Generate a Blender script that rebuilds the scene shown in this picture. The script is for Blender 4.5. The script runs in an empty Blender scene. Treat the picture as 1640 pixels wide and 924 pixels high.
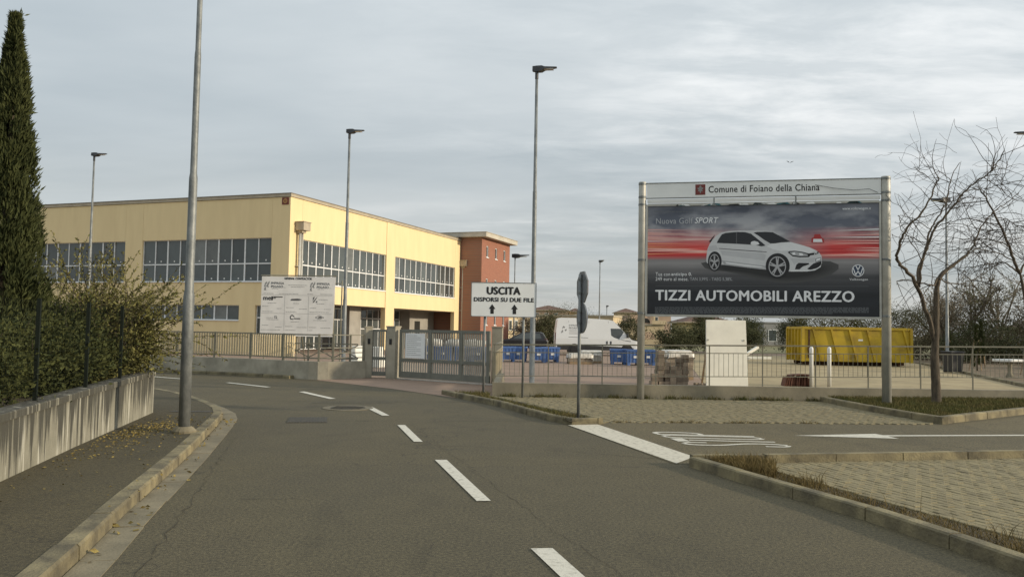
import bpy, math, random
import numpy as np
from mathutils import Vector, Matrix
R = math.radians
scn = bpy.context.scene
COL = scn.collection

# ------------------------------------------------------------------ camera
cd = bpy.data.cameras.new('camera'); cam = bpy.data.objects.new('camera', cd); COL.objects.link(cam)
cd.sensor_width = 36.0; cd.lens = 36.0 * 1307.4 / 1640.0
cd.clip_start = 0.1; cd.clip_end = 6000
PITCH, ROLL = 0.049288, 0.017695
fw = Vector((0, math.cos(PITCH), math.sin(PITCH))); rt0 = Vector((1, 0, 0)); up0 = rt0.cross(fw)
rt = rt0 * math.cos(ROLL) + up0 * math.sin(ROLL); up = -rt0 * math.sin(ROLL) + up0 * math.cos(ROLL)
mw = Matrix((rt, up, -fw)).transposed().to_4x4(); mw.translation = (0, 0, 1.7)
cam.matrix_world = mw
scn.camera = cam
scn.view_settings.view_transform = 'Standard'; scn.view_settings.look = 'None'
scn.view_settings.exposure = 0.0; scn.view_settings.gamma = 1.0
try: scn.view_settings.use_curve_mapping = False
except Exception: pass

# ------------------------------------------------------------------ sky and sun
SUN_AZ, SUN_EL = 104.0, 15.0
wd = bpy.data.worlds.new('World'); scn.world = wd; wd.use_nodes = True
nt = wd.node_tree; nt.nodes.clear()
def N(t, **kw):
    n = nt.nodes.new(t)
    for k, v in kw.items(): setattr(n, k, v)
    return n
def ln(a, b): nt.links.new(a, b)
out = N('ShaderNodeOutputWorld')
sky = N('ShaderNodeTexSky', sky_type='NISHITA', sun_disc=False, sun_elevation=R(SUN_EL), sun_rotation=R(SUN_AZ))
bg = N('ShaderNodeBackground'); bg.inputs['Strength'].default_value = 0.09
ln(sky.outputs[0], bg.inputs[0])
tc = N('ShaderNodeTexCoord'); sp = N('ShaderNodeSeparateXYZ'); ln(tc.outputs['Generated'], sp.inputs[0])
def MA(op, a, b=None):
    n = N('ShaderNodeMath', operation=op)
    for i, q in enumerate((a, b)):
        if q is None: continue
        if isinstance(q, (int, float)): n.inputs[i].default_value = q
        else: ln(q, n.inputs[i])
    return n.outputs[0]
zc = MA('ADD', MA('MAXIMUM', sp.outputs[2], 0.0), 0.10)
cb = N('ShaderNodeCombineXYZ'); ln(MA('DIVIDE', sp.outputs[0], zc), cb.inputs[0]); ln(MA('DIVIDE', sp.outputs[1], zc), cb.inputs[1])
def cloud(scale, rot, sx, sy, detail, rough, dist, lo, hi, off):
    mp = N('ShaderNodeMapping'); ln(cb.outputs[0], mp.inputs[0])
    mp.inputs['Rotation'].default_value = (0, 0, R(rot)); mp.inputs['Scale'].default_value = (sx, sy, 1); mp.inputs['Location'].default_value = (off, off * .7, 0)
    nz = N('ShaderNodeTexNoise'); ln(mp.outputs[0], nz.inputs['Vector'])
    nz.inputs['Scale'].default_value = scale; nz.inputs['Detail'].default_value = detail; nz.inputs['Roughness'].default_value = rough; nz.inputs['Distortion'].default_value = dist
    mr = N('ShaderNodeMapRange'); ln(nz.outputs['Fac'], mr.inputs[0]); mr.inputs[1].default_value = lo; mr.inputs[2].default_value = hi
    return mr.outputs[0]
c1 = cloud(0.50, 28, .60, 1.0, 6, .52, .25, .36, .64, 3.1)      # broad veils
c2 = cloud(3.4, 8, .62, 1.2, 6, .60, .25, .40, .66, 7.7)        # ripples
c3 = cloud(0.9, -15, .35, 1.1, 4, .5, .3, .38, .66, 1.3)
c4 = cloud(.5, 60, .8, 1.0, 2, .4, .2, .40, .60, 12.4)            # where the ripples show
mixf = MA('ADD', MA('MULTIPLY', c1, .66), MA('MULTIPLY', MA('MULTIPLY', c2, c4), .42))
cr = N('ShaderNodeValToRGB'); ln(mixf, cr.inputs[0])
e = cr.color_ramp.elements
e[0].position = .05; e[0].color = (.375, .418, .442, 1)
e[1].position = .95; e[1].color = (.70, .715, .715, 1)
m_ = cr.color_ramp.elements.new(.5); m_.color = (.495, .53, .545, 1)
# thin warmer bank low over the horizon
hz = N('ShaderNodeMapRange'); ln(sp.outputs[2], hz.inputs[0]); hz.inputs[1].default_value = .0; hz.inputs[2].default_value = .22; hz.inputs[3].default_value = 1; hz.inputs[4].default_value = 0
mxh = N('ShaderNodeMixRGB'); ln(MA('MULTIPLY', hz.outputs[0], MA('ADD', MA('MULTIPLY', c3, .35), .1)), mxh.inputs[0]); ln(cr.outputs[0], mxh.inputs[1]); mxh.inputs[2].default_value = (.56, .53, .48, 1)
# overcast sky grows brighter towards the zenith, as overcast skies do
zg = MA('ADD', MA('MULTIPLY', MA('MAXIMUM', sp.outputs[2], 0.0), 0.95), 0.80)
bgc = N('ShaderNodeBackground'); ln(mxh.outputs[0], bgc.inputs[0]); ln(MA('MULTIPLY', zg, 1.38), bgc.inputs['Strength'])
mx = N('ShaderNodeMixShader'); mx.inputs[0].default_value = 0.84
ln(bg.outputs[0], mx.inputs[1]); ln(bgc.outputs[0], mx.inputs[2]); ln(mx.outputs[0], out.inputs[0])
sd = bpy.data.lights.new('sun', 'SUN'); sun = bpy.data.objects.new('sun', sd); COL.objects.link(sun)
sd.energy = 3.7; sd.angle = R(2.5); sd.color = (1.0, .86, .66)
sv = Vector((math.sin(R(SUN_AZ)) * math.cos(R(SUN_EL)), math.cos(R(SUN_AZ)) * math.cos(R(SUN_EL)), math.sin(R(SUN_EL))))
sun.rotation_euler = (-sv).to_track_quat('-Z', 'Y').to_euler()
sun.location = (30, -5, 20)

# ------------------------------------------------------------------ materials
MATS = {}
def mat(name, col, rough=.8, var=.12, scale=4.0, bump=0.0, bscale=60.0, metal=0.0, col2=None, rnd=0.0, stretch=(1, 1, 1), detail=5, spec=.5, lo=.35, hi=.65, emit=None):
    if name in MATS: return MATS[name]
    m = bpy.data.materials.new(name); m.use_nodes = True; t = m.node_tree; b = t.nodes['Principled BSDF']
    b.inputs['Roughness'].default_value = rough; b.inputs['Metallic'].default_value = metal
    b.inputs['Specular IOR Level'].default_value = spec
    L = t.links.new
    tcn = t.nodes.new('ShaderNodeTexCoord'); mp = t.nodes.new('ShaderNodeMapping'); L(tcn.outputs['Object'], mp.inputs[0]); mp.inputs['Scale'].default_value = stretch
    c = (*col, 1)
    if col2 is None: col2 = tuple(max(0, x * (1 - 2 * var)) for x in col); c = (*[min(1, x * (1 + var)) for x in col], 1)
    if var > 0 or col2:
        nz = t.nodes.new('ShaderNodeTexNoise'); L(mp.outputs[0], nz.inputs['Vector']); nz.inputs['Scale'].default_value = scale; nz.inputs['Detail'].default_value = detail; nz.inputs['Roughness'].default_value = .62
        mr = t.nodes.new('ShaderNodeMapRange'); L(nz.outputs['Fac'], mr.inputs[0]); mr.inputs[1].default_value = lo; mr.inputs[2].default_value = hi
        mixn = t.nodes.new('ShaderNodeMixRGB'); L(mr.outputs[0], mixn.inputs[0]); mixn.inputs[1].default_value = c; mixn.inputs[2].default_value = (*col2, 1)
        src = mixn.outputs[0]
        if rnd > 0:
            oi = t.nodes.new('ShaderNodeObjectInfo'); hs = t.nodes.new('ShaderNodeHueSaturation'); mr2 = t.nodes.new('ShaderNodeMapRange')
            L(oi.outputs['Random'], mr2.inputs[0]); mr2.inputs[3].default_value = 1 - rnd; mr2.inputs[4].default_value = 1 + rnd
            L(mr2.outputs[0], hs.inputs['Value']); L(src, hs.inputs['Color']); src = hs.outputs[0]
        L(src, b.inputs['Base Color'])
    else: b.inputs['Base Color'].default_value = c
    if bump > 0:
        nb = t.nodes.new('ShaderNodeTexNoise'); L(tcn.outputs['Object'], nb.inputs['Vector']); nb.inputs['Scale'].default_value = bscale; nb.inputs['Detail'].default_value = 3
        bp = t.nodes.new('ShaderNodeBump'); bp.inputs['Strength'].default_value = bump; bp.inputs['Distance'].default_value = .02; L(nb.outputs['Fac'], bp.inputs['Height']); L(bp.outputs[0], b.inputs['Normal'])
    MATS[name] = m; return m

def asphalt(name, base, tint, patch=.35):
    m = bpy.data.materials.new(name); m.use_nodes = True; t = m.node_tree; b = t.nodes['Principled BSDF']; L = t.links.new
    tcn = t.nodes.new('ShaderNodeTexCoord'); b.inputs['Roughness'].default_value = .88
    def nz(s, d, st=(1, 1, 1), dist=0):
        mp = t.nodes.new('ShaderNodeMapping'); L(tcn.outputs['Object'], mp.inputs[0]); mp.inputs['Scale'].default_value = st
        n = t.nodes.new('ShaderNodeTexNoise'); L(mp.outputs[0], n.inputs['Vector']); n.inputs['Scale'].default_value = s; n.inputs['Detail'].default_value = d; n.inputs['Distortion'].default_value = dist; return n.outputs['Fac']
    def mrg(x, a, c_, lo=0, hi=1):
        r = t.nodes.new('ShaderNodeMapRange'); L(x, r.inputs[0]); r.inputs[1].default_value = a; r.inputs[2].default_value = c_; r.inputs[3].default_value = lo; r.inputs[4].default_value = hi; return r.outputs[0]
    def mul(c_, f):
        x = t.nodes.new('ShaderNodeMixRGB'); x.blend_type = 'MULTIPLY'; x.inputs[0].default_value = 1; L(c_, x.inputs[1]); L(f, x.inputs[2]); return x.outputs[0]
    mx1 = t.nodes.new('ShaderNodeMixRGB'); L(mrg(nz(.22, 4, (1, 1, 1), .5), .35, .65), mx1.inputs[0]); mx1.inputs[1].default_value = (*base, 1); mx1.inputs[2].default_value = (*tint, 1)
    c = mx1.outputs[0]
    c = mul(c, mrg(nz(2.2, 6), .3, .7, .93, 1.07))
    c = mul(c, mrg(nz(95, 2), .32, .68, .55, 1.5))          # aggregate
    c = mul(c, mrg(nz(33, 3), .30, .70, .58, 1.46))
    vo = t.nodes.new('ShaderNodeTexVoronoi'); vo.inputs['Scale'].default_value = 130; L(tcn.outputs['Object'], vo.inputs['Vector'])
    c = mul(c, mrg(vo.outputs['Distance'], 0, .6, 1.18, .84))
    # long thin cracks
    mp = t.nodes.new('ShaderNodeMapping'); L(tcn.outputs['Object'], mp.inputs[0]); mp.inputs['Scale'].default_value = (.10, .16, 1)
    nd = t.nodes.new('ShaderNodeTexNoise'); nd.inputs['Scale'].default_value = .9; nd.inputs['Detail'].default_value = 6; L(tcn.outputs['Object'], nd.inputs['Vector'])
    mxv = t.nodes.new('ShaderNodeMixRGB'); mxv.blend_type = 'ADD'; mxv.inputs[0].default_value = .28; L(mp.outputs[0], mxv.inputs[1]); L(nd.outputs['Color'], mxv.inputs[2])
    v2 = t.nodes.new('ShaderNodeTexVoronoi'); v2.feature = 'DISTANCE_TO_EDGE'; v2.inputs['Scale'].default_value = 1.0; L(mxv.outputs[0], v2.inputs['Vector'])
    c = mul(c, mrg(v2.outputs['Distance'], .0009, .0026, .62, 1))
    # wheel-worn paler streaks along the road
    c = mul(c, mrg(nz(.9, 3, (1.0, .12, 1)), .35, .65, .97, 1.03))
    # oil drips and repaired, tyre-polished patches
    c = mul(c, mrg(nz(1.1, 2, (1, .45, 1), .8), .60, .72, 1, .82))
    c = mul(c, mrg(nz(5.5, 2), .70, .76, 1, .72))
    L(c, b.inputs['Base Color'])
    bp = t.nodes.new('ShaderNodeBump'); bp.inputs['Strength'].default_value = .5; bp.inputs['Distance'].default_value = .01; L(nz(110, 2), bp.inputs['Height']); L(bp.outputs[0], b.inputs['Normal'])
    MATS[name] = m; return m

def stained_wall(name):
    m = bpy.data.materials.new(name); m.use_nodes = True; t = m.node_tree; b = t.nodes['Principled BSDF']; L = t.links.new
    b.inputs['Roughness'].default_value = .92
    tcn = t.nodes.new('ShaderNodeTexCoord')
    def nz(s, d, st):
        mp = t.nodes.new('ShaderNodeMapping'); L(tcn.outputs['Object'], mp.inputs[0]); mp.inputs['Scale'].default_value = st
        n = t.nodes.new('ShaderNodeTexNoise'); L(mp.outputs[0], n.inputs['Vector']); n.inputs['Scale'].default_value = s; n.inputs['Detail'].default_value = d; n.inputs['Roughness'].default_value = .6; return n.outputs['Fac']
    def mrg(x, a, c_, lo=0, hi=1):
        r = t.nodes.new('ShaderNodeMapRange'); L(x, r.inputs[0]); r.inputs[1].default_value = a; r.inputs[2].default_value = c_; r.inputs[3].default_value = lo; r.inputs[4].default_value = hi; return r.outputs[0]
    def mix(f, a, c_):
        x = t.nodes.new('ShaderNodeMixRGB'); L(f, x.inputs[0])
        for i, q in ((1, a), (2, c_)):
            if isinstance(q, tuple): x.inputs[i].default_value = (*q, 1)
            else: L(q, x.inputs[i])
        return x.outputs[0]
    base = mix(mrg(nz(2.6, 6, (1, 1, 1)), .3, .7), (.29, .275, .215), (.19, .18, .135))
    pale = mix(mrg(nz(8.5, 4, (1, 1, .07)), .54, .64), base, (.46, .445, .37))
    sep = t.nodes.new('ShaderNodeSeparateXYZ'); L(tcn.outputs['Object'], sep.inputs[0])
    run = t.nodes.new('ShaderNodeMath'); run.operation = 'ADD'; L(mrg(sep.outputs[2], 0.0, .75, -.14, .13), run.inputs[0]); L(nz(12, 5, (1, 1, .055)), run.inputs[1])
    dark = mix(mrg(run.outputs[0], .47, .58, 0, .93), pale, (.045, .043, .033))
    dk2 = mix(mrg(nz(14, 3, (1, 1, .2)), .55, .75, 0, .35), dark, (.10, .10, .07))
    L(dk2, b.inputs['Base Color'])
    bp = t.nodes.new('ShaderNodeBump'); bp.inputs['Strength'].default_value = .35; bp.inputs['Distance'].default_value = .02; L(nz(25, 4, (1, 1, 1)), bp.inputs['Height']); L(bp.outputs[0], b.inputs['Normal'])
    MATS[name] = m; return m

ASPH = asphalt('asphalt_road', (.094, .077, .038), (.076, .064, .035))
ASPH2 = asphalt('asphalt_side', (.118, .095, .046), (.102, .084, .043))
ASPHW = asphalt('asphalt_walk', (.078, .062, .027), (.060, .049, .023))
CONC2 = mat('pale_concrete', (.42, .385, .30), .9, .14, 1.3, .3, 30, col2=(.25, .23, .175), detail=8)
STAIN = stained_wall('stained_concrete')
CONC = mat('concrete', (.27, .24, .17), .9, .14, 1.3, .3, 30, col2=(.165, .148, .105), detail=8)
KERB = mat('kerb_stone', (.24, .202, .112), .9, .1, 2.6, .5, 40, rnd=.10, col2=(.10, .085, .052), detail=9, lo=.38, hi=.62)
GUTTER = mat('gutter_concrete', (.23, .195, .125), .9, .1, 2, .3, 40, col2=(.145, .125, .08), rnd=.06, detail=8)
PAVER = mat('paver', (.245, .205, .112), .92, .1, 5, .4, 80, col2=(.165, .138, .077), rnd=.08, detail=7)
PAVBED = mat('paver_joint_sand', (.135, .115, .066), .95, .2, 6)
PINK = mat('yard_paving', (.275, .19, .135), .9, .1, .5, .2, 30, col2=(.20, .14, .10), detail=8)
SAND = mat('yard_sand', (.37, .295, .165), .95, .15, .8, .5, 6, col2=(.25, .195, .105), detail=9)
EARTH = mat('brown_earth', (.16, .115, .065), .95, .25, 1.2, .5, 8)
FIELD = mat('field', (.13, .135, .055), .95, .3, .12, .3, 2, col2=(.19, .165, .08), detail=8)
SOIL = mat('garden_soil', (.085, .065, .035), .95, .3, 2)
PAINT = mat('road_paint', (.58, .55, .46), .75, .1, 16, .2, 90, col2=(.33, .31, .25), lo=.5, hi=.75)
PAINTW = mat('road_paint_worn', (.56, .52, .42), .8, .1, 14, .3, 90, col2=(.20, .18, .13), lo=.52, hi=.74, detail=9)
IRON = mat('cast_iron', (.058, .050, .033), .7, .2, 20, .5, 90)
YEL = mat('yellow_stucco', (.80, .642, .365), .9, .04, 1.6, .12, 140, col2=(.74, .587, .328), stretch=(1, 1, .18), detail=7)
COPE = mat('coping', (.42, .36, .26), .6, .08, 2)
BRICK = mat('red_brick_face', (.47, .20, .105), .9, .06, 30, .15, 60, col2=(.38, .155, .085), detail=2)
SLAB = mat('eave_slab', (.50, .46, .38), .85, .08, .8)
FRAME = mat('window_frame', (.74, .75, .74), .5, .04, 6)
GLASS = mat('window_glass', (.070, .082, .082), .06, .25, .25, rnd=.35, spec=.6)
GLASSB = mat('window_glass_blind', (.17, .18, .17), .12, .2, .6, rnd=.3, spec=.6)
DARK = mat('dark_interior', (.02, .02, .018), .9, .2, 1)
GREYW = mat('grey_wall', (.33, .31, .27), .9, .08, 1)
ZINC = mat('galvanised_steel', (.25, .26, .25), .55, .14, 9, .2, 30, metal=.35, col2=(.14, .15, .15), stretch=(1, 1, .5), detail=7)
ZINC2 = mat('grey_painted_steel', (.47, .46, .41), .55, .08, 4, .08, 30, metal=.25)
LAMPH = mat('lamp_housing', (.03, .032, .034), .45, .1, 5)
RAIL = mat('railing_green_grey', (.19, .178, .13), .6, .12, 6)
GATE = mat('gate_grey_green', (.165, .168, .138), .55, .08, 3)
GATEB = mat('gate_bar', (.30, .29, .245), .6, .08, 3, rnd=.05)
CREAMB = mat('fence_bar_cream', (.50, .42, .27), .7, .06, 3, rnd=.06)
WHITE = mat('white_board', (.80, .78, .69), .7, .04, 2, .08, 30)
WPAINT = mat('white_paint', (.72, .72, .69), .4, .03, 2)
SIGNW = mat('sign_white', (.80, .81, .79), .5, .03, 1.5)
SIGNB = mat('sign_back_grey', (.17, .18, .185), .5, .1, 5, metal=.3)
BLACK = mat('print_black', (.012, .012, .012), .6, 0.05, 3)
PGREY = mat('print_grey', (.10, .10, .10), .7, .05, 3)
PLGREY = mat('print_light_grey', (.24, .24, .235), .7, .05, 3)
BLUE = mat('blue_plastic', (.085, .165, .37), .55, .15, 4, rnd=.22, col2=(.06, .12, .28))
YSKIP = mat('yellow_skip_paint', (.45, .31, .012), .5, .1, 1.2, .1, 12, col2=(.20, .125, .02), lo=.46, hi=.74, detail=10)
RUST = mat('rust', (.09, .045, .02), .9, .3, 8)
BLOCK = mat('concrete_block', (.25, .205, .15), .95, .12, 8, .4, 40, rnd=.38, col2=(.21, .17, .13))
RTILE = mat('brown_red_tile', (.145, .062, .038), .9, .15, 8, .3, 30, rnd=.15)
WRAP = mat('plastic_wrap', (.62, .58, .50), .35, .1, 5, .5, 9)
WOOD = mat('pallet_wood', (.30, .21, .12), .9, .15, 5, stretch=(1, 1, 6))
VAN = mat('van_white', (.72, .73, .72), .28, .02, 1)
CARB = mat('car_black', (.022, .020, .021), .25, .1, 2)
RED = mat('tail_light_red', (.16, .015, .012), .3, .05, 5)
TYRE = mat('tyre_rubber', (.02, .02, .02), .85, .1, 10)
RIM = mat('alloy_rim', (.42, .42, .42), .35, .05, 5, metal=.7)
PLAST = mat('black_plastic', (.028, .028, .028), .6, .1, 5)
HLAMP = mat('head_lamp_glass', (.50, .52, .55), .15, .05, 5)
BARK = mat('bark', (.095, .074, .05), .95, .25, 14, .6, 40, stretch=(1, 1, .3))
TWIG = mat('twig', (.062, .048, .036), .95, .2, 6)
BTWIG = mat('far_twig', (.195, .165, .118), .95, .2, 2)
CYP = mat('cypress_leaf', (.068, .076, .027), .85, .3, 3.2, col2=(.030, .038, .014), rnd=0, spec=.15)
SHR = mat('shrub_leaf', (.195, .178, .058), .8, .3, 5, col2=(.09, .092, .03), spec=.2)
SHR2 = mat('hedge_leaf', (.082, .088, .028), .85, .3, 3, col2=(.036, .044, .016), spec=.15)
GRN = mat('far_bush_leaf', (.098, .100, .050), .9, .3, .8, col2=(.050, .056, .030), spec=.1)
OLIVE = mat('far_olive_leaf', (.145, .135, .055), .9, .25, .6, col2=(.075, .075, .033), spec=.1)
GROVE = mat('grove_scrub', (.175, .15, .092), .95, .25, .7, col2=(.105, .092, .056), spec=.1)
GRASSM = mat('grass_blade', (.088, .092, .030), .9, .3, 2.5, col2=(.125, .10, .042), spec=.1)
DRYG = mat('dry_weed', (.185, .14, .06), .9, .3, 4, col2=(.10, .075, .03), spec=.1)
LEAFY = mat('fallen_leaf', (.27, .215, .075), .9, .25, 40, col2=(.15, .11, .04), spec=.1)
FPOST = mat('fence_post_dark', (.010, .014, .010), .8, .1, 5, spec=.15)
CREAM = mat('house_cream', (.52, .42, .27), .9, .08, .5)
PEACH = mat('house_peach', (.46, .33, .235), .9, .08, .5)
HGREY = mat('house_grey', (.26, .26, .25), .9, .08, .5)
ROOF = mat('roof_tile_brown', (.155, .085, .058), .9, .2, 1.5, col2=(.10, .058, .04))

# ------------------------------------------------------------------ mesh helpers
class MB:
    def __init__(s): s.v = []; s.f = []; s.m = []
    def add(s, vs, fs, mi=0):
        o = len(s.v); s.v += [tuple(p) for p in vs]; s.f += [tuple(i + o for i in f) for f in fs]; s.m += [mi] * len(fs); return s
    def bx(s, x0, x1, y0, y1, z0, z1, mi=0):
        return s.add([(x0, y0, z0), (x1, y0, z0), (x1, y1, z0), (x0, y1, z0), (x0, y0, z1), (x1, y0, z1), (x1, y1, z1), (x0, y1, z1)],
                     [(3, 2, 1, 0), (4, 5, 6, 7), (0, 1, 5, 4), (1, 2, 6, 5), (2, 3, 7, 6), (3, 0, 4, 7)], mi)
    def bar(s, p, q, w, h, mi=0):          # box beam between two points
        p, q = Vector(p), Vector(q); d = (q - p).normalized()
        u = d.cross(Vector((0, 0, 1)))
        if u.length < 1e-4: u = Vector((1, 0, 0))
        u.normalize(); n = u.cross(d); a = u * w / 2; b = n * h / 2
        return s.add([p - a - b, p + a - b, p + a + b, p - a + b, q - a - b, q + a - b, q + a + b, q - a + b],
                     [(3, 2, 1, 0), (4, 5, 6, 7), (0, 1, 5, 4), (1, 2, 6, 5), (2, 3, 7, 6), (3, 0, 4, 7)], mi)
    def tube(s, pts, rad, n=8, mi=0, cap=True):
        pts = [Vector(p) for p in pts]; k = len(pts)
        if not hasattr(rad, '__len__'): rad = [rad] * k
        rings = []; ref = None
        for i, p in enumerate(pts):
            d = (pts[min(i + 1, k - 1)] - pts[max(i - 1, 0)]).normalized()
            if ref is None: ref = Vector((1, 0, 0)) if abs(d.x) < .9 else Vector((0, 1, 0))
            u = d.cross(ref)
            if u.length < .15: ref = Vector((0, 0, 1)) if abs(d.z) < .8 else Vector((1, 0, 0)); u = d.cross(ref)
            u.normalize(); w = d.cross(u)
            rings.append([p + (u * math.cos(2 * math.pi * j / n) + w * math.sin(2 * math.pi * j / n)) * rad[i] for j in range(n)])
        vs = [q for r in rings for q in r]; fs = []
        for i in range(k - 1):
            for j in range(n): fs.append((i * n + j, i * n + (j + 1) % n, (i + 1) * n + (j + 1) % n, (i + 1) * n + j))
        if cap: fs += [tuple(range(n))[::-1], tuple(range((k - 1) * n, k * n))]
        return s.add(vs, fs, mi)
    def lathe(s, prof, c=(0, 0, 0), n=16, mi=0):
        vs = [(c[0] + r * math.cos(2 * math.pi * j / n), c[1] + r * math.sin(2 * math.pi * j / n), c[2] + z) for r, z in prof for j in range(n)]
        fs = [(i * n + j, i * n + (j + 1) % n, (i + 1) * n + (j + 1) % n, (i + 1) * n + j) for i in range(len(prof) - 1) for j in range(n)]
        fs += [tuple(range(n))[::-1], tuple(range((len(prof) - 1) * n, len(prof) * n))]
        return s.add(vs, fs, mi)
    def sheet(s, pts, z=0, mi=0):
        return s.add([(p[0], p[1], p[2] if len(p) > 2 else z) for p in pts], [tuple(range(len(pts)))], mi)
    def slab(s, pts, z0, z1, mi=0):         # vertical prism over a ground outline (counter-clockwise)
        n = len(pts)
        return s.add([(p[0], p[1], z0) for p in pts] + [(p[0], p[1], z1) for p in pts],
                     [tuple(range(n))[::-1], tuple(range(n, 2 * n))] + [(i, (i + 1) % n, n + (i + 1) % n, n + i) for i in range(n)], mi)
    def plate(s, pts, y0, y1, mi=0):        # prism of an xz outline between two y
        n = len(pts)
        return s.add([(p[0], y0, p[1]) for p in pts] + [(p[0], y1, p[1]) for p in pts],
                     [tuple(range(n)), tuple(range(n, 2 * n))[::-1]] + [(i, n + i, n + (i + 1) % n, (i + 1) % n) for i in range(n)], mi)
    def mesh(s, name, mats, smooth=False):
        me = bpy.data.meshes.new(name); me.from_pydata(s.v, [], s.f)
        for m in (mats if isinstance(mats, (list, tuple)) else [mats]): me.materials.append(m)
        if any(s.m): me.polygons.foreach_set('material_index', s.m)
        if smooth: me.polygons.foreach_set('use_smooth', [True] * len(me.polygons))
        me.update(); return me
    def build(s, name, mats, parent=None, smooth=False, loc=None, rz=0, bevel=0):
        o = link(name, s.mesh(name, mats, smooth), parent, loc, rz)
        if bevel:
            b = o.modifiers.new('bevel', 'BEVEL'); b.width = bevel; b.segments = 2; b.limit_method = 'ANGLE'
        return o
def link(name, data, parent=None, loc=None, rz=0, scale=None, rot=None):
    o = bpy.data.objects.new(name, data); COL.objects.link(o)
    if parent: o.parent = parent
    if loc is not None: o.location = loc
    if rz: o.rotation_euler = (0, 0, rz)
    if rot: o.rotation_euler = rot
    if scale: o.scale = scale
    return o
def tag(o, label=None, cat=None, group=None, kind=None):
    if label: o['label'] = label
    if cat: o['category'] = cat
    if group: o['group'] = group
    if kind: o['kind'] = kind
    return o
def thing(name, label, cat, loc=(0, 0, 0), rz=0, group=None):
    return tag(link(name, None, None, loc, rz), label, cat, group)
def struct(name, mb, m, smooth=False): return tag(mb.build(name, m, None, smooth), kind='structure')
def copy_tree(o, parent=None):
    c = o.copy(); COL.objects.link(c); c.parent = parent
    for ch in list(o.children): copy_tree(ch, c)
    return c
def npmesh(name, V, Fq, m, parent=None, loc=None):
    me = bpy.data.meshes.new(name); V = np.asarray(V, dtype=np.float32); Fq = np.asarray(Fq, dtype=np.int32); k = Fq.shape[1]
    me.vertices.add(len(V)); me.vertices.foreach_set('co', V.ravel()); me.loops.add(Fq.size); me.loops.foreach_set('vertex_index', Fq.ravel())
    me.polygons.add(len(Fq)); me.polygons.foreach_set('loop_start', np.arange(0, Fq.size, k, dtype=np.int32)); me.polygons.foreach_set('loop_total', np.full(len(Fq), k, dtype=np.int32))
    me.materials.append(m); me.update(calc_edges=True); me.validate()
    return link(name, me, parent, loc)
def leaf_quads(P, D, size, rng, width=.45, fold=None):
    """leaf-shaped rhombs at points P pointing along D"""
    n = len(P); D = D / np.linalg.norm(D, axis=1, keepdims=True)
    r = rng.normal(size=(n, 3)); U = np.cross(D, r); U /= np.linalg.norm(U, axis=1, keepdims=True) + 1e-9
    s = (size * rng.uniform(.65, 1.35, n))[:, None]
    a = P; b = P + D * s * .45 + U * s * width * .5; c = P + D * s; d = P + D * s * .45 - U * s * width * .5
    V = np.stack([a, b, c, d], 1).reshape(-1, 3); F = np.arange(n * 4).reshape(n, 4); return V, F

# flat print: text turned into mesh, fitted into a box on the plane y = const (x right, z up)
def text_mb(body, x0, x1, z0, z1, y, mb, mi=0, bold=0.0, shear=0.0):
    cu = bpy.data.curves.new('t', 'FONT'); cu.body = body; cu.shear = shear; cu.space_character = 1.06 if bold else 1.0; cu.resolution_u = 3
    o = bpy.data.objects.new('t', cu); COL.objects.link(o)
    dg = bpy.context.evaluated_depsgraph_get(); me = bpy.data.meshes.new_from_object(o.evaluated_get(dg))
    co = np.array([v.co[:] for v in me.vertices]); fs = [tuple(p.vertices) for p in me.polygons]
    mn, mx_ = co.min(0), co.max(0)
    X = x0 + (co[:, 0] - mn[0]) / (mx_[0] - mn[0]) * (x1 - x0); Z = z0 + (co[:, 1] - mn[1]) / (mx_[1] - mn[1]) * (z1 - z0)
    b_ = bold * (z1 - z0) * 1.4
    for q_, (ox, oz) in enumerate(((0, 0), (b_, 0), (-b_, 0), (0, b_ * .6), (0, -b_ * .6)) if bold else ((0, 0),)):   # heavier weights are overprinted
        mb.add([(a + ox, y - q_ * .00025, c + oz) for a, c in zip(X, Z)], fs, mi)
    bpy.data.objects.remove(o); bpy.data.curves.remove(cu); bpy.data.meshes.remove(me)
    return mb
def strokes(mb, x0, x1, z, h, y, rng, mi=0, gap=.15):
    x = x0
    while x < x1:
        w = rng.uniform(.02, .10); mb.add([(x, y, z), (min(x + w, x1), y, z), (min(x + w, x1), y, z + h), (x, y, z + h)], [(0, 1, 2, 3)], mi); x += w + rng.uniform(.3, 1) * gap * .12
random.seed(4); rng = np.random.default_rng(11)

def miters(poly):
    P = [Vector((p[0], p[1], 0)) for p in poly]; out_ = []
    for i in range(len(P)):
        a = (P[i] - P[i - 1]).normalized() if i else None; b = (P[i + 1] - P[i]).normalized() if i < len(P) - 1 else None
        if a is None: a = b
        if b is None: b = a
        na, nb = Vector((-a.y, a.x, 0)), Vector((-b.y, b.x, 0)); n = (na + nb).normalized(); out_.append(n / max(.35, n.dot(na)))
    return P, out_
def sweep(mb, poly, prof, mi=0, zoff=None):
    """profile of (offset to the left, z) carried along a ground polyline"""
    P, Nn = miters(poly); k = len(prof); vs = []
    for i, (p, n) in enumerate(zip(P, Nn)):
        dz = zoff[i] if zoff else 0
        vs += [(p.x + n.x * o, p.y + n.y * o, z + dz) for o, z in prof]
    fs = [(i * k + j, (i + 1) * k + j, (i + 1) * k + (j + 1) % k, i * k + (j + 1) % k) for i in range(len(P) - 1) for j in range(k)]
    fs += [tuple(range(k)), tuple(range((len(P) - 1) * k, len(P) * k))[::-1]]
    return mb.add(vs, fs, mi)
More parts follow.
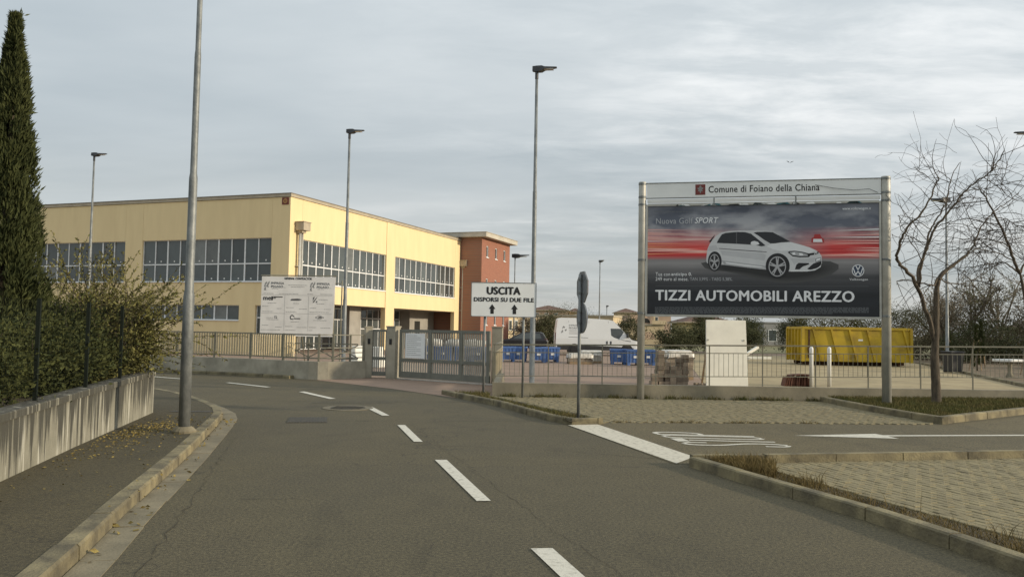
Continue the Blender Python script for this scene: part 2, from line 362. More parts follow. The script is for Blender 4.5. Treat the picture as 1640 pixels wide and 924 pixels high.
def resample(poly, step):
    P = [Vector((*p, 0)) if len(p) == 2 else Vector(p) for p in poly]; out_ = [P[0]]; need = step
    for a, b in zip(P[:-1], P[1:]):
        L = (b - a).length; t = need
        while t <= L: out_.append(a + (b - a) * (t / L)); t += step
        need = t - L
    if (out_[-1] - P[-1]).length > step * .3: out_.append(P[-1])
    return [(p.x, p.y) for p in out_]
def offset(poly, d):
    P, Nn = miters(poly); return [(p.x + n.x * d, p.y + n.y * d) for p, n in zip(P, Nn)]
def smooth_poly(poly, it=2):
    for _ in range(it):
        q = [poly[0]]
        for a, b in zip(poly[:-1], poly[1:]): q += [(a[0] * .75 + b[0] * .25, a[1] * .75 + b[1] * .25), (a[0] * .25 + b[0] * .75, a[1] * .25 + b[1] * .75)]
        poly = q + [poly[-1]]
    return poly
def kerb_run(name, poly, width, z0, z1, m, step=1.0, side=1, piece='kerb_stone', ch=.02):
    root = tag(link(name, None), kind='structure')
    pts = resample(poly, step)
    for a, b in zip(pts[:-1], pts[1:]):
        a_, b_ = Vector((*a, 0)), Vector((*b, 0)); d = (b_ - a_).normalized(); g = .008
        j = random.uniform(-.006, .006)
        mb = MB(); sweep(mb, [tuple((a_ + d * g)[:2]), tuple((b_ - d * g)[:2])],
                         [(side * (0 + j), z0), (side * (.004 + j), z1 - ch), (side * (ch + j), z1 + j * .5), (side * (width + j), z1 + j * .5), (side * (width + j), z0)][::side])
        mb.build(piece, m, root)
    return root

# ------------------------------------------------------------------ ground, road, pavements
struct('terrain', MB().sheet([(-1500, -300), (1500, -300), (1500, 3000), (-1500, 3000)], -.06), FIELD)
struct('road', MB().sheet([(-45, -20), (20, -20), (20, 21), (-.5, 21), (-.5, 25.5), (-4, 28), (-12, 29.5), (-45, 44)], 0), ASPH)
side_lo = [(2.40, 10.62), (3.18, 10.74), (7.13, 11.59), (14, 13.1), (26, 16)]
side_hi = [(26, 27), (11.6, 18.1), (8.4, 15.8), (4.88, 15.53), (2.12, 15.21), (1.3, 14.98), (1.04, 14.66)]
struct('side_road', MB().sheet([(2.12, 10.62)] + side_lo + side_hi, .004), ASPH2)

kl = smooth_poly([(-1.75, -3), (-2.2, 2), (-2.92, 5.40), (-3.36, 7.2), (-3.85, 9.45), (-4.3, 11.4), (-4.98, 14.2), (-5.25, 15.15), (-5.8, 16.2), (-6.77, 17.73), (-7.65, 18.91), (-8.58, 19.88), (-11, 21.7), (-17, 25), (-26, 29)], 1)
kerb_run('kerb_by_wall', kl, .16, -.05, .12, KERB, 1.0, 1)
gut = kerb_run('gutter', offset(kl, -.25), .245, -.05, .007, GUTTER, 1.0, 1, 'gutter_slab', .004)
wl = [(-3.9, 1.0), (-4.35, 5.2), (-5.00, 8.17), (-5.48, 10.39), (-6.29, 14.49)]
inner = offset(kl, .158)
wk = MB(); wk.sheet([p for p in inner] + [(-28, 31), (-30, 14), (-8, 14.5), (-6.35, 14.4)] + wl[::-1][1:] + [(-3.9, -3)], .116)
struct('pavement', wk, ASPHW)
struct('garden_ground', MB().sheet([(-4.1, 1.0), (-4.5, 5.2), (-5.15, 8.17), (-5.65, 10.39), (-6.45, 14.4), (-11, 18.5), (-40, 27), (-40, 1)], .66), SOIL)

def paint(name, pts, m=PAINT, z=.009, par=None):
    o = MB().sheet(pts, z).build(name, m, par); tag(o, kind='structure'); return o
for q in ([(.18, 6.41), (.35, 6.43), (1.0, 3.9), (.84, 3.9)], [(-.95, 10.56), (-.80, 10.58), (-.17, 8.13), (-.31, 8.11)], [(-1.94, 14.21), (-1.81, 14.23), (-1.28, 12.19), (-1.41, 12.18)],
          [(-3.05, 17.25), (-2.90, 17.31), (-2.29, 15.67), (-2.43, 15.65)], [(-5.37, 20.85), (-5.26, 20.98), (-4.05, 19.1), (-4.18, 19.0)], [(-8.2, 23.6), (-8.12, 23.74), (-6.5, 22.3), (-6.6, 22.16)], [(-11.6, 25.9), (-11.54, 26.03), (-9.7, 24.8), (-9.77, 24.67)]):
    paint('centre_line_dash', q)
paint('stop_line', [(1.04, 14.66), (1.59, 14.83), (2.52, 11.2), (2.16, 10.62)], PAINTW)
# STOP letters stretched along the lane, read by drivers coming from the right
ms = MB()
def road_stroke(k, pts, w):
    """painted stroke of letter k; letter box u across (towards the far side), v up (towards the stop line)"""
    P = []
    for u, v in (smooth_poly(pts, 2) if len(pts) > 2 else pts):
        y_ = k * .40 + u * .30; P.append((4.26 - v * 1.58 - y_ * .20, 12.30 + y_ + v * .08))
    Pm, Nn = miters(P); vs = []
    for p, n in zip(Pm, Nn): vs += [(p.x + n.x * w / 2, p.y + n.y * w / 2, .009), (p.x - n.x * w / 2, p.y - n.y * w / 2, .009)]
    ms.add(vs, [(2 * q, 2 * q + 1, 2 * q + 3, 2 * q + 2) for q in range(len(P) - 1)])
road_stroke(0, [(.95, .74), (.97, .92), (.50, 1.0)], .075); road_stroke(0, [(.36, 1.0), (.03, .93), (.05, .70), (.5, .52), (.95, .34), (.97, .10), (.64, .0)], .085); road_stroke(0, [(.50, .0), (.03, .06), (.05, .26)], .075)
road_stroke(1, [(-.05, .93), (1.05, .93)], .20); road_stroke(1, [(.5, .84), (.5, .0)], .085)
road_stroke(2, [(.42, 1.0), (.02, .93), (.0, .70), (.0, .30), (.02, .07), (.42, .0)], .08); road_stroke(2, [(.58, 1.0), (.98, .93), (1.0, .70), (1.0, .30), (.98, .07), (.58, .0)], .08)
road_stroke(3, [(.0, 1.0), (.0, .0)], .085); road_stroke(3, [(.12, .98), (.70, .99), (1.0, .90), (1.0, .64), (.70, .52), (.12, .53)], .085)
tag(ms.build('stop_lettering', PAINT), kind='structure')
paint('lane_arrow', [(4.75, 13.72), (6.3, 14.16), (6.35, 13.98), (9.6, 14.50), (9.6, 14.36), (6.37, 13.84), (6.42, 13.55)][::-1], PAINT)
def crack(pts, w, seed, z=.0045):
    rg = random.Random(seed); P = resample(pts, .12); q = MB(); vs = []
    for i, (x, y) in enumerate(P):
        a = P[max(0, i - 1)]; b2 = P[min(len(P) - 1, i + 1)]; d = Vector((b2[0] - a[0], b2[1] - a[1])).normalized(); o_ = rg.gauss(0, .022); h_ = w * rg.uniform(.25, 1.2)
        vs += [(x - d.y * (o_ + h_), y + d.x * (o_ + h_), z), (x - d.y * (o_ - h_), y + d.x * (o_ - h_), z)]
    q.add(vs, [(2 * i, 2 * i + 1, 2 * i + 3, 2 * i + 2) for i in range(len(P) - 1)]); tag(q.build('road_crack', mat('crack_dark', (.042, .036, .023), .95, .2, 9)), kind='structure')
crack([(-1.6, 11.95), (-.2, 11.75), (.9, 11.5), (2.1, 10.95)], .006, 1); crack([(-3.4, 14.75), (-2.7, 14.72), (-1.4, 14.9), (.6, 15.3)], .008, 2); crack([(-1.75, 14.5), (-1.2, 12.6), (-.3, 9.4), (.45, 6.9), (1.25, 4.3)], .0028, 3)
crack([(-2.45, 5.4), (-3.0, 7.8), (-3.5, 9.8), (-4.1, 12.3)], .0035, 4); crack([(-2.6, 8.05), (-2.2, 8.1), (-1.9, 8.05)], .004, 5); crack([(-5.4, 18.3), (-3.6, 18.5), (-1.2, 18.9), (-.6, 18.7)], .010, 6); crack([(2.2, 13.6), (2.9, 14.3), (4.6, 14.9)], .005, 7)
paint('painted_shadow_band', [(-4.35, 17.9), (-2.6, 18.25), (-2.55, 18.75), (-4.4, 18.4)], asphalt('painted_shadow_band', (.078, .065, .034), (.070, .060, .034)), .003)  # shadow band lying across the road, painted as a strip of darker asphalt colour
# covers let into the road
mhr = MB(); mhr.lathe([(.0, .0), (.52, .0), (.52, .010), (.36, .010), (.36, .006)], (-3.35, 17.0, 0), 28); o = mhr.build('manhole_surround', mat('worn_ring', (.19, .165, .11), .9, .1, 4, .3, 40, col2=(.11, .095, .06), detail=8)); tag(o, kind='structure')
mh = MB(); mh.lathe([(.355, 0), (.355, .016)], (-3.35, 17.0, 0), 24)
for i in range(-3, 4): mh.bx(-3.35 - .3, -3.35 + .3, 17.0 + i * .08 - .012, 17.0 + i * .08 + .012, .016, .02)
tag(mh.build('manhole_cover', IRON), 'round dark manhole cover in its pale concrete ring on the road', 'manhole cover')
dr_ = MB(); dr_.bx(-.34, .34, -.42, .42, -.02, .010)
for i in range(-6, 7): dr_.bx(i * .05 - .012, i * .05 + .012, -.38, .38, .010, .014)
tag(dr_.build('drain_cover', IRON, loc=(-3.62, 14.75, 0), rz=R(12)), 'square dark drain cover in the road left of the dashes', 'drain cover')
dk = MB(); dk.bx(-.36, .36, -.12, .12, .05, .122); tag(dk.build('kerb_drain', IRON, loc=(-5.72, 14.75, 0), rz=R(4)), 'flat brown drain plate on the pavement corner behind the big pole', 'drain cover')

# gate apron
struct('gate_apron', MB().sheet([(-6.05, 25.5), (-3.2, 22.4), (-1.35, 19.95), (-.42, 20.5), (-.35, 24.9), (-3.6, 27.2), (-4.8, 27.5)], .006), PINK)
# yard
struct('yard', MB().sheet([(-45, 45), (-20, 31.2), (-12.27, 28.5), (-6.1, 25.75), (-4.7, 26.9), (-3.6, 26.9), (-.6, 24.9), (-.40, 20.7), (16, 21.2), (26, 23), (30, 62), (-8, 90), (-45, 90)], .012), PINK)
struct('yard_sand', MB().sheet([(5.2, 20.95), (16, 21.3), (17.6, 28.3), (24.7, 49.6), (27, 60), (12, 64), (9.3, 50.4), (8.5, 38.3), (6.2, 26)], .020), SAND)
struct('planting_bed', MB().sheet([(16.4, 21.4), (40, 24), (60, 70), (27.2, 60), (24.8, 49.6), (17.75, 28.3)], .05), EARTH)
kerb_run('yard_kerb', [(16.3, 23.0), (17.65, 28.3), (24.72, 49.6)], .14, -.02, .13, KERB, 1.5, -1)

# ------------------------------------------------------------------ paved areas
def pavers(name, poly, ztop, ang, keep, seed):
    rg = random.Random(seed); root = tag(link(name, None), kind='structure')
    def inside(x, y):
        c = False; n = len(poly)
        for i in range(n):
            (x1, y1), (x2, y2) = poly[i], poly[i - 1]
            if (y1 > y) != (y2 > y) and x < (x2 - x1) * (y - y1) / (y2 - y1) + x1: c = not c
        return c
    b = MB().sheet(poly, ztop - .018).build('joint_bed', PAVBED, root); tag(b, kind='stuff')
    L_, W_ = .2, .1; cx = sum(p[0] for p in poly) / len(poly); cy = sum(p[1] for p in poly) / len(poly)
    ca, sa = math.cos(ang), math.sin(ang); cells = []
    rad = max(math.hypot(p[0] - cx, p[1] - cy) for p in poly)
    nu, nv = int(rad / L_) + 2, int(rad / W_) + 2
    for j in range(-nv, nv):
        for i in range(-nu, nu):
            u = (i + .5 * (j % 2)) * L_; v = j * W_; x, y = cx + u * ca - v * sa, cy + u * sa + v * ca
            if inside(x, y): cells.append((x * x + y * y, x, y))
    cells.sort()
    def piece():
        h, w, t = (L_ - .010) / 2, (W_ - .012) / 2, .006
        return MB().add([(-h, -w, -.05), (h, -w, -.05), (h, w, -.05), (-h, w, -.05), (-h, -w, -t), (h, -w, -t), (h, w, -t), (-h, w, -t), (-h + t, -w + t, 0), (h - t, -w + t, 0), (h - t, w - t, 0), (-h + t, w - t, 0)],
                        [(0, 1, 5, 4), (1, 2, 6, 5), (2, 3, 7, 6), (3, 0, 4, 7), (4, 5, 9, 8), (5, 6, 10, 9), (6, 7, 11, 10), (7, 4, 8, 11), (8, 9, 10, 11)])
    pm = piece().mesh('paver', PAVER); rest = MB(); pv = piece()
    for k, (d, x, y) in enumerate(cells):
        z = ztop + rg.uniform(-.004, .003); tx, ty = rg.gauss(0, .012), rg.gauss(0, .02); a = ang + rg.gauss(0, .01)
        if k < keep: link('paver', pm, root, (x, y, z), rot=(tx * .6, ty * .6, a))
        else:
            c, s = math.cos(a), math.sin(a)
            rest.add([(x + p[0] * c - p[1] * s, y + p[0] * s + p[1] * c, z + p[2] + p[0] * ty + p[1] * tx) for p in pv.v], pv.f)
    if rest.v: tag(rest.build('pavers', PAVER, root), kind='stuff')
    return root
strip_in = [(2.75, 10.48), (3.20, 10.05), (3.62, 8.52), (3.97, 7.50), (4.25, 6.6), (4.55, 5.2), (4.75, 3.2)]
pavers('parking_bay_paving', strip_in[::-1] + [(3.2, 10.60), (7.13, 11.45), (8.3, 11.7), (7.4, 6.5), (6.5, 3.2)], .05, math.atan2(-.949, .315), 300, 3)
pavers('parking_strip_paving', [(1.62, 15.02), (2.12, 15.24), (4.88, 15.56), (8.2, 15.82), (7.86, 19.75), (8.1, 20.72), (-.35, 20.45), (-.42, 19.35), (.44, 17.3)], .016, math.atan2(-.949, .315), 60, 4)
kr = [(2.27, 10.42), (2.33, 10.2), (2.69, 9.23), (3.10, 8.10), (3.30, 7.55), (3.53, 6.66), (3.70, 5.96), (3.95, 4.5), (4.12, 2), (4.2, -4)]
kerb_run('kerb_by_parking_bay', kr, .125, -.05, .125, KERB, 1.0, 1, ch=.018)
kerb_run('kerb_of_side_road', [(2.30, 10.52), (3.18, 10.62), (7.13, 11.47), (14, 13.0)][::-1], .125, -.05, .15, KERB, 1.0, 1, ch=.01)
struct('weed_strip', MB().sheet([(p[0] + .11, p[1]) for p in kr[1:-1]] + strip_in[::-1] + [(2.5, 10.5)], .035), SOIL)
# island
isl_o = [(-1.75, 20.9), (-1.3, 19.95), (-.25, 18.0), (.55, 15.75), (.98, 14.62)]
kerb_run('kerb_of_island', isl_o + [(1.60, 14.84)], .12, -.05, .12, KERB, 1.0, 1)
kerb_run('kerb_of_island_back', [(-.47, 19.3), (.44, 17.25), (1.60, 14.84)], .10, -.05, .12, KERB, 1.0, 1)
struct('island_soil', MB().sheet([(p[0] + .1, p[1]) for p in isl_o] + [(1.5, 14.9), (.36, 17.25), (-.55, 19.3), (-.6, 20.5), (-1.6, 20.9)], .075), SOIL)
# raised grass bed
bed = [(7.86, 20.75), (7.86, 19.7), (8.29, 15.85)]
bk = [(7.80, 20.7), (7.84, 19.3), (8.29, 15.85), (11.43, 18.25), (20, 24.2)]
kerb_run('kerb_of_grass_bed', bk, .14, -.05, .14, KERB, 1.0, 1)
struct('grass_bed', MB().add([(7.9, 20.75, .10), (7.95, 19.4, .10), (8.37, 16.1, .10), (11.4, 18.4, .10), (20, 24.4, .10), (20.3, 22.0, .13), (10, 20.88, .11), (10.5, 19.6, .13)],
       [(0, 1, 7, 6), (1, 2, 3, 7), (7, 3, 4, 5, 6)]), mat('bed_turf', (.075, .085, .03), .95, .3, 3, .5, 25))

# ------------------------------------------------------------------ yellow building (local x runs along the sunlit face, local y along the shaded face)
YAW = 0.352769; BROT = math.pi / 2 - YAW
bld = thing('commercial_building', 'large two-storey yellow rendered commercial building with long bands of windows', 'building', (-13.25, 48.25, 0), BROT)
def panel(x0, x1, y0, y1, z0, z1, m=YEL, name='wall_panel', par=None): return MB().bx(x0, x1, y0, y1, z0, z1).build(name, m, par or bld)
TH = .34; g = .012
# sunlit face: piers, parapet panels, spandrels
for x0, x1 in ((0, 1.25), (11.72, 13.07), (23.96, 25.0)): panel(x0 + (g if x0 else 0), x1 - g, -.03 if 5 < x0 < 20 else 0, TH, 0, 9.3)
for x0, x1 in ((1.25, 11.72), (13.07, 23.96)):
    panel(x0, x1, 0.002, TH, 6.9, 9.3); panel(x0, x1, 0.002, TH, 3.07, 4.28)
# shaded face
for y0, y1 in ((TH + .002, 1.28), (11.15, 12.58), (22.45, 23.9), (33.6, 35)): panel(0 if y0 < 1 else -.0, TH, y0, y1 - g, 0, 9.3)
for y0, y1 in ((1.28, 11.15), (12.58, 22.45), (23.9, 33.6)):
    panel(.004, TH, y0, y1 - g, 6.9, 9.3); panel(.004, TH, y0, y1 - g, 2.84, 4.28); panel(.004, TH, y0 + (1.02 if y0 < 2 else 0), y1 - g, 0, 1.93)
panel(.004, TH, 2.3, 3.48, 1.93, 2.84)
def window(face, a0, a1, z0, z1, cols, rows, dep, par=bld, fr=.075, pm=GLASS):
    """framed window: frame grid is the part, every pane a child. face 'R' = y plane, 'L' = x plane"""
    mb = MB(); zs = [z0] + rows + [z1]; w = (a1 - a0) / cols
    def b(a, c, za, zb, d0, d1, M_=mb):
        if face == 'R': M_.bx(a, c, d0, d1, za, zb)
        else: M_.bx(d0, d1, a, c, za, zb)
    for i in range(cols + 1):
        f = fr * (1.25 if i % 2 == 0 else .8) / 2; c = a0 + i * w; b(max(a0, c - f), min(a1, c + f), z0, z1, dep, dep + .07)
    for k, z in enumerate(zs):
        h = fr / 2; b(a0, a1, max(z0, z - h), min(z1, z + h), dep + .003, dep + .066)
    wo = mb.build('window', FRAME, par)
    for k in range(len(zs) - 1):
        pmh = MB(); hh = zs[k + 1] - zs[k]
        if face == 'R': pmh.bx(.02, w - .02, 0, .012, .02, hh - .02)
        else: pmh.bx(0, .012, .02, w - .02, .02, hh - .02)
        pme = pmh.mesh('pane', pm); pme2 = pmh.mesh('pane', GLASSB)
        for i in range(cols):
            t = random.gauss(0, .006)
            link('pane', pme2 if random.random() < .10 else pme, wo, (a0 + i * w, dep + .04, zs[k]) if face == 'R' else (dep + .04, a0 + i * w, zs[k]), rot=(t, 0, random.gauss(0, .006)) if face == 'R' else (0, t, random.gauss(0, .006)))
    return wo
for x0, x1 in ((1.25, 11.72), (13.07, 23.96)):
    window('R', x0, x1, 4.28, 6.9, 12, [5.36], .10); MB().bx(x0, x1, -.05, .16, 4.22, 4.285).build('sill', FRAME, bld)
for y0, y1 in ((1.28, 11.14), (12.58, 22.44), (23.9, 33.6)):
    window('L', y0, y1, 4.28, 6.9, 10, [5.36], .10); MB().bx(-.05, .16, y0, y1, 4.22, 4.285).build('sill', FRAME, bld)
    window('L', y0 + (2.2 if y0 < 2 else 0), y1, 1.93, 2.84, 8 if y0 < 2 else 10, [], .10); MB().bx(-.05, .16, y0 + (2.2 if y0 < 2 else 0), y1, 1.88, 1.935).build('sill', FRAME, bld)
window('L', 1.3, 2.28, 0, 2.84, 1, [2.1], .14)
# small white stickers on the new panes
for x0, x1, n, f in ((1.25, 11.72, 12, 'R'), (13.07, 23.96, 12, 'R'), (1.28, 11.14, 10, 'L'), (12.58, 22.44, 10, 'L')):
    st = MB(); w = (x1 - x0) / n
    for i in range(n):
        for z in (4.42, 5.52):
            c = x0 + (i + .5 + random.uniform(-.05, .05)) * w; r = .045
            if f == 'R': st.bx(c - r, c + r, .134, .138, z, z + .09)
            else: st.bx(.134, .138, c - r, c + r, z, z + .09)
    tag(st.build('pane_stickers', WPAINT, bld), kind='stuff')
# core behind the skin, roof, portico
MB().bx(TH + .03, 24.9, TH + .03, 34.5, 3.2, 9.2).build('core', DARK, bld)
MB().bx(1.3, 24.9, 3.6, 34.5, 0, 3.2).build('core', DARK, bld)
MB().bx(TH + .03, 1.3, 3.0, 34.5, 0, 3.2).build('core', DARK, bld)
MB().bx(1.28, 23.9, TH + .01, 3.5, 3.04, 3.2).build('portico_ceiling', GREYW, bld)
window('R', 1.9, 11.7, .05, 3.0, 10, [2.15], 3.3, fr=.09); window('R', 13.1, 20.2, .05, 3.0, 8, [1.5, 2.3], 3.3, fr=.07)
MB().bx(20.3, 24.9, 2.4, 3.5, 0, 3.04).build('portico_wall', GREYW, bld); MB().bx(21.2, 22.2, 2.38, 2.42, 0, 2.2).build('door', DARK, bld)
MB().bx(8.9, 10.4, 1.2, 1.6, 0, 3.04).build('portico_pier', GREYW, bld)
MB().bx(-.05, 25.1, -.06, 35, 9.32, 9.50).build('coping', COPE, bld); MB().bx(-.08, 25.1, -.09, 35, 9.50, 9.545).build('coping_flashing', mat('flashing', (.20, .17, .13), .5, .05, 3), bld)
# rain hoppers and downpipes
for x, zt, dx in ((.86, 7.85, 0), (25.30, 7.6, 0)):
    hp = MB(); hp.bx(x - .36, x + .36, -.62, -.03, zt - .48, zt); hp.bx(x - .40, x + .40, -.66, -.03, zt, zt + .05); hp.bx(x - .2, x + .2, -.42, -.05, zt - .62, zt - .48)
    h = hp.build('rain_hopper', COPE, bld, bevel=.01)
    MB().tube([(x - .1, -.2, zt - .5), (x - .1, -.2, 0)], .09, 10).build('downpipe', ZINC2, bld, True); MB().tube([(x + .14, -.2, zt - .5), (x + .14, -.2, 0)], .07, 10).build('downpipe', ZINC2, bld, True)
    for z in (1.2, 3.2, 5.2): MB().bx(x - .26, x + .26, -.21, 0, z, z + .05).build('pipe_bracket', ZINC2, bld)
pq = MB().bx(-.03, 0.0, .12, .60, 8.85, 9.27).build('emblem_plaque', mat('plaque_red', (.17, .035, .02), .6, .1, 5), bld)
rg_ = MB(); n = 20
rg_.add([(-.034, .36 + r * math.cos(2 * math.pi * j / n), 9.06 + r * math.sin(2 * math.pi * j / n)) for r in (.14, .09) for j in range(n)], [(j, (j + 1) % n, n + (j + 1) % n, n + j) for j in range(n)])
rg_.bx(-.035, -.032, .345, .375, 8.98, 9.14); rg_.build('emblem_ring', mat('plaque_gold', (.50, .28, .08), .5, .05, 5), pq)

# ------------------------------------------------------------------ red brick stair tower at the far end
tw = thing('stair_tower', 'red brick stair tower with pale overhanging eave at the far end of the yellow building', 'building', (-13.25 + 25.12 * math.sin(YAW), 48.25 + 25.12 * math.cos(YAW), 0), BROT)
bm_ = mat('tower_brick', (.43, .20, .115), .92, .08, 3, .1, 40)
t = bm_.node_tree; b_ = t.nodes['Principled BSDF']; tcn = t.nodes.new('ShaderNodeTexCoord'); mp = t.nodes.new('ShaderNodeMapping'); t.links.new(tcn.outputs['Object'], mp.inputs[0]); mp.inputs['Rotation'].default_value = (R(90), 0, 0)
bt = t.nodes.new('ShaderNodeTexBrick'); t.links.new(mp.outputs[0], bt.inputs['Vector']); bt.inputs['Scale'].default_value = 1; bt.inputs['Brick Width'].default_value = .26; bt.inputs['Row Height'].default_value = .075; bt.inputs['Mortar Size'].default_value = .008
bt.inputs['Color1'].default_value = (.345, .135, .085, 1); bt.inputs['Color2'].default_value = (.285, .11, .07, 1); bt.inputs['Mortar'].default_value = (.25, .165, .12, 1); t.links.new(bt.outputs['Color'], b_.inputs['Base Color'])
x0, x1, y0, y1, ZT = 0, 7.0, -2.0, 5.0, 9.65
# front wall with real window openings
wz = [(2.0, 3.1), (5.0, 6.1), (8.0, 9.0)]; wx = [(1.05, 1.55), (3.2, 3.7), (5.35, 5.85)]
fwm = MB(); xs = [x0] + [v for p in wx for v in p] + [x1]
for i in range(0, len(xs), 2): fwm.bx(xs[i], xs[i + 1], y0, y0 + .3, 0, ZT)
for p in wx:
    zz = [0] + [v for q in wz for v in q] + [ZT]
    for i in range(0, len(zz), 2): fwm.bx(p[0], p[1], y0 + .002, y0 + .3, zz[i], zz[i + 1])
fwm.build('front_wall', bm_, tw)
MB().bx(x0 + .002, x0 + .3, y0 + .302, y1, 0, ZT).build('side_wall', bm_, tw); MB().bx(x1 - .3, x1 - .002, y0 + .302, y1, 0, ZT).build('side_wall', bm_, tw); MB().bx(.3, 6.7, y0 + .5, y1, 0, 9.6).build('core', DARK, tw)
for p in wx:
    for q in wz:
        f = MB(); a, b2 = p; c, d = q
        f.bx(a, a + .06, y0 + .04, y0 + .16, c, d); f.bx(b2 - .06, b2, y0 + .04, y0 + .16, c, d); f.bx(a + .06, b2 - .06, y0 + .04, y0 + .16, c, c + .06); f.bx(a + .06, b2 - .06, y0 + .04, y0 + .16, d - .06, d); f.bx(a - .05, b2 + .05, y0 - .05, y0 + .04, c - .07, c - .003)
        w_ = f.build('window', FRAME, tw); MB().bx(a + .06, b2 - .06, y0 + .10, y0 + .11, c + .06, d - .06).build('pane', GLASS, w_)
MB().bx(x0 - .5, x1 + .5, y0 - .6, y1 + .5, ZT, ZT + .38).build('eave', SLAB, tw, bevel=.02); MB().bx(x0 - .53, x1 + .53, y0 - .63, y1 + .53, ZT + .38, ZT + .43).build('eave_flashing', COPE, tw)

# ------------------------------------------------------------------ left garden wall, fence
w1 = thing('garden_wall', 'low concrete garden wall streaked with black stains beside the left pavement', 'wall')
sm = MB(); wpoly = wl + [(-10.5, 17.9)]
sweep(sm, wpoly, [(0, .05), (0, .70), (.20, .70), (.20, .05)], zoff=[0, 0, 0, .02, .06, .06]); sm.build('wall', STAIN, w1)
cp = MB(); sweep(cp, wpoly, [(-.02, .703), (-.02, .775), (-.012, .785), (.212, .785), (.22, .775), (.22, .703)], zoff=[0, 0, 0, .02, .06, .06]); cp.build('wall_cap', STAIN, w1)
fn = thing('wire_fence', 'dark green wire mesh fence on top of the stained garden wall', 'fence')
cl_ = offset(wl, .10)
fpts = [(-4.45, 5.2), (-4.93, 7.4), (-5.38, 9.3), (-5.72, 11.05), (-6.05, 12.7), (-6.40, 14.45)]
for x, y in fpts: MB().bx(-.02, .02, -.02, .02, .78, 1.95).build('post', FPOST, fn, loc=(x, y, 0), rz=R(10))
wm = MB()
for a, b2 in zip(fpts[:-1], fpts[1:]):
    A, B = Vector((*a, 0)), Vector((*b2, 0)); L_ = (B - A).length; k = int(L_ / .05)
    for i in range(k):
        p = A + (B - A) * (i / k); wm.bar((p.x, p.y, .82), (p.x, p.y, 1.92), .0016, .0016)
    for j in range(12):
        z = .84 + j * .098; wm.bar((A.x, A.y, z), (B.x, B.y, z), .0018, .0018)
tag(wm.build('wire_mesh', FPOST, fn), kind='stuff')

# ------------------------------------------------------------------ far wall with slatted railing (left of the gates)
fwp = [(-30, 36), (-20, 31.2), (-12.27, 28.38), (-10.08, 27.69), (-8.64, 27.12), (-6.75, 26.0), (-6.35, 25.78), (-6.05, 25.72), (-5.75, 25.82), (-5.15, 26.35), (-4.75, 26.85)]
w2 = thing('yard_wall', 'low grey concrete yard wall with tall slatted railing across the road on the left', 'wall')
m2 = MB(); sweep(m2, fwp, [(0, 0), (0, .56), (.22, .56), (.22, 0)]); m2.build('wall', CONC2, w2)
kerb_run('kerb_by_yard_wall', offset(fwp[:6], -.22), .20, -.05, .10, KERB, 1.2, 1)
rp = offset(fwp, .11)
rl = MB(); sweep(rl, rp[:8], [(-.02, 1.38), (-.02, 1.42), (.02, 1.42), (.02, 1.38)]); sweep(rl, rp[:8], [(-.02, .64), (-.02, .68), (.02, .68), (.02, .64)]); rl.build('rail', RAIL, w2)
bms = MB().bx(-.014, .014, -.03, .03, 0, .72).mesh('bar', CREAMB); pms = MB().bx(-.03, .03, -.03, .03, 0, .87).mesh('post', RAIL)
bar_pts = [p for p in resample(rp[1:8], .105) if p[0] > -16.5]
for i, (a, b2) in enumerate(zip(bar_pts[:-1], bar_pts[1:])):
    if a[0] > -6.95: continue
    link('bar', bms, w2, (a[0], a[1], .67), rz=math.atan2(b2[1] - a[1], b2[0] - a[0]))
for p in resample(rp[1:8], 1.5): link('post', pms, w2, (p[0], p[1], .56))
# plain rails from the rounded corner to the gate pillar
r2 = MB()
for z in (.66, .82, .98, 1.39): sweep(r2, rp[7:], [(-.015, z), (-.015, z + .03), (.015, z + .03), (.015, z)])
r2.build('corner_rail', RAIL, w2)
for p in (rp[7], (-5.65, 26.02), (-5.2, 26.5), (-4.85, 26.9)): link('post', pms, w2, (p[0], p[1], .56))

# ------------------------------------------------------------------ gate pillars, gates
def pillar(label, loc, rz, sx, sy, h, box=True):
    t_ = thing('gate_pillar', label, 'gate pillar', loc, rz, 'gate pillars')
    MB().bx(-sx / 2, sx / 2, -sy / 2, sy / 2, 0, h).build('shaft', CONC2, t_, bevel=.012); MB().bx(-sx / 2 - .015, sx / 2 + .015, -sy / 2 - .015, sy / 2 + .015, h, h + .04).build('cap', CONC2, t_)
    if box: MB().bx(-.04, .04, -sy / 2 - .03, -sy / 2, 1.12, 1.30).build('lock_box', BLACK, t_)
    return t_
pillar('concrete gate pillar left of the small pedestrian gate', (-4.72, 27.05, 0), R(20), .24, .24, 1.66)
pillar('concrete gate pillar between the small gate and the wide sliding gate', (-3.86, 26.85, 0), R(-28), .36, .3, 1.68)
pillar('concrete gate pillar at the right end of the sliding gate', (-.42, 25.25, 0), R(-4), .32, .36, 1.72, False)
pg = thing('pedestrian_gate', 'narrow grey pedestrian gate with pale bars beside the sliding gate', 'gate', (-4.57, 27.02, 0), math.atan2(-.12, .55))
W = .54; f = MB()
for x in (0, W): f.bx(x - .022, x + .022, -.025, .025, .08, 1.60)
for z0_, z1_ in ((.08, .22), (.60, .70), (1.53, 1.60)): f.bx(.022, W - .022, -.02, .02, z0_, z1_)
f.build('frame', GATE, pg); gb = MB().bx(-.016, .016, -.012, .012, 0, 1.31).mesh('bar', GATEB)
for i in range(6): link('bar', gb, pg, (.075 + i * .078, 0, .22))
sg = thing('sliding_gate', 'wide grey sliding gate with pale vertical bars closing the yard entrance', 'gate', (-3.62, 26.72, 0), math.atan2(-2.05, 2.95))
W = 3.6; f = MB()
for x in (0, 1.27, 2.52, W - .04): f.bx(x, x + .09, -.04, .04, .06, 1.62)
for z0_, z1_ in ((.06, .26), (.58, .68), (1.53, 1.62)): f.bx(.003, W + .047, -.035, .035, z0_, z1_)
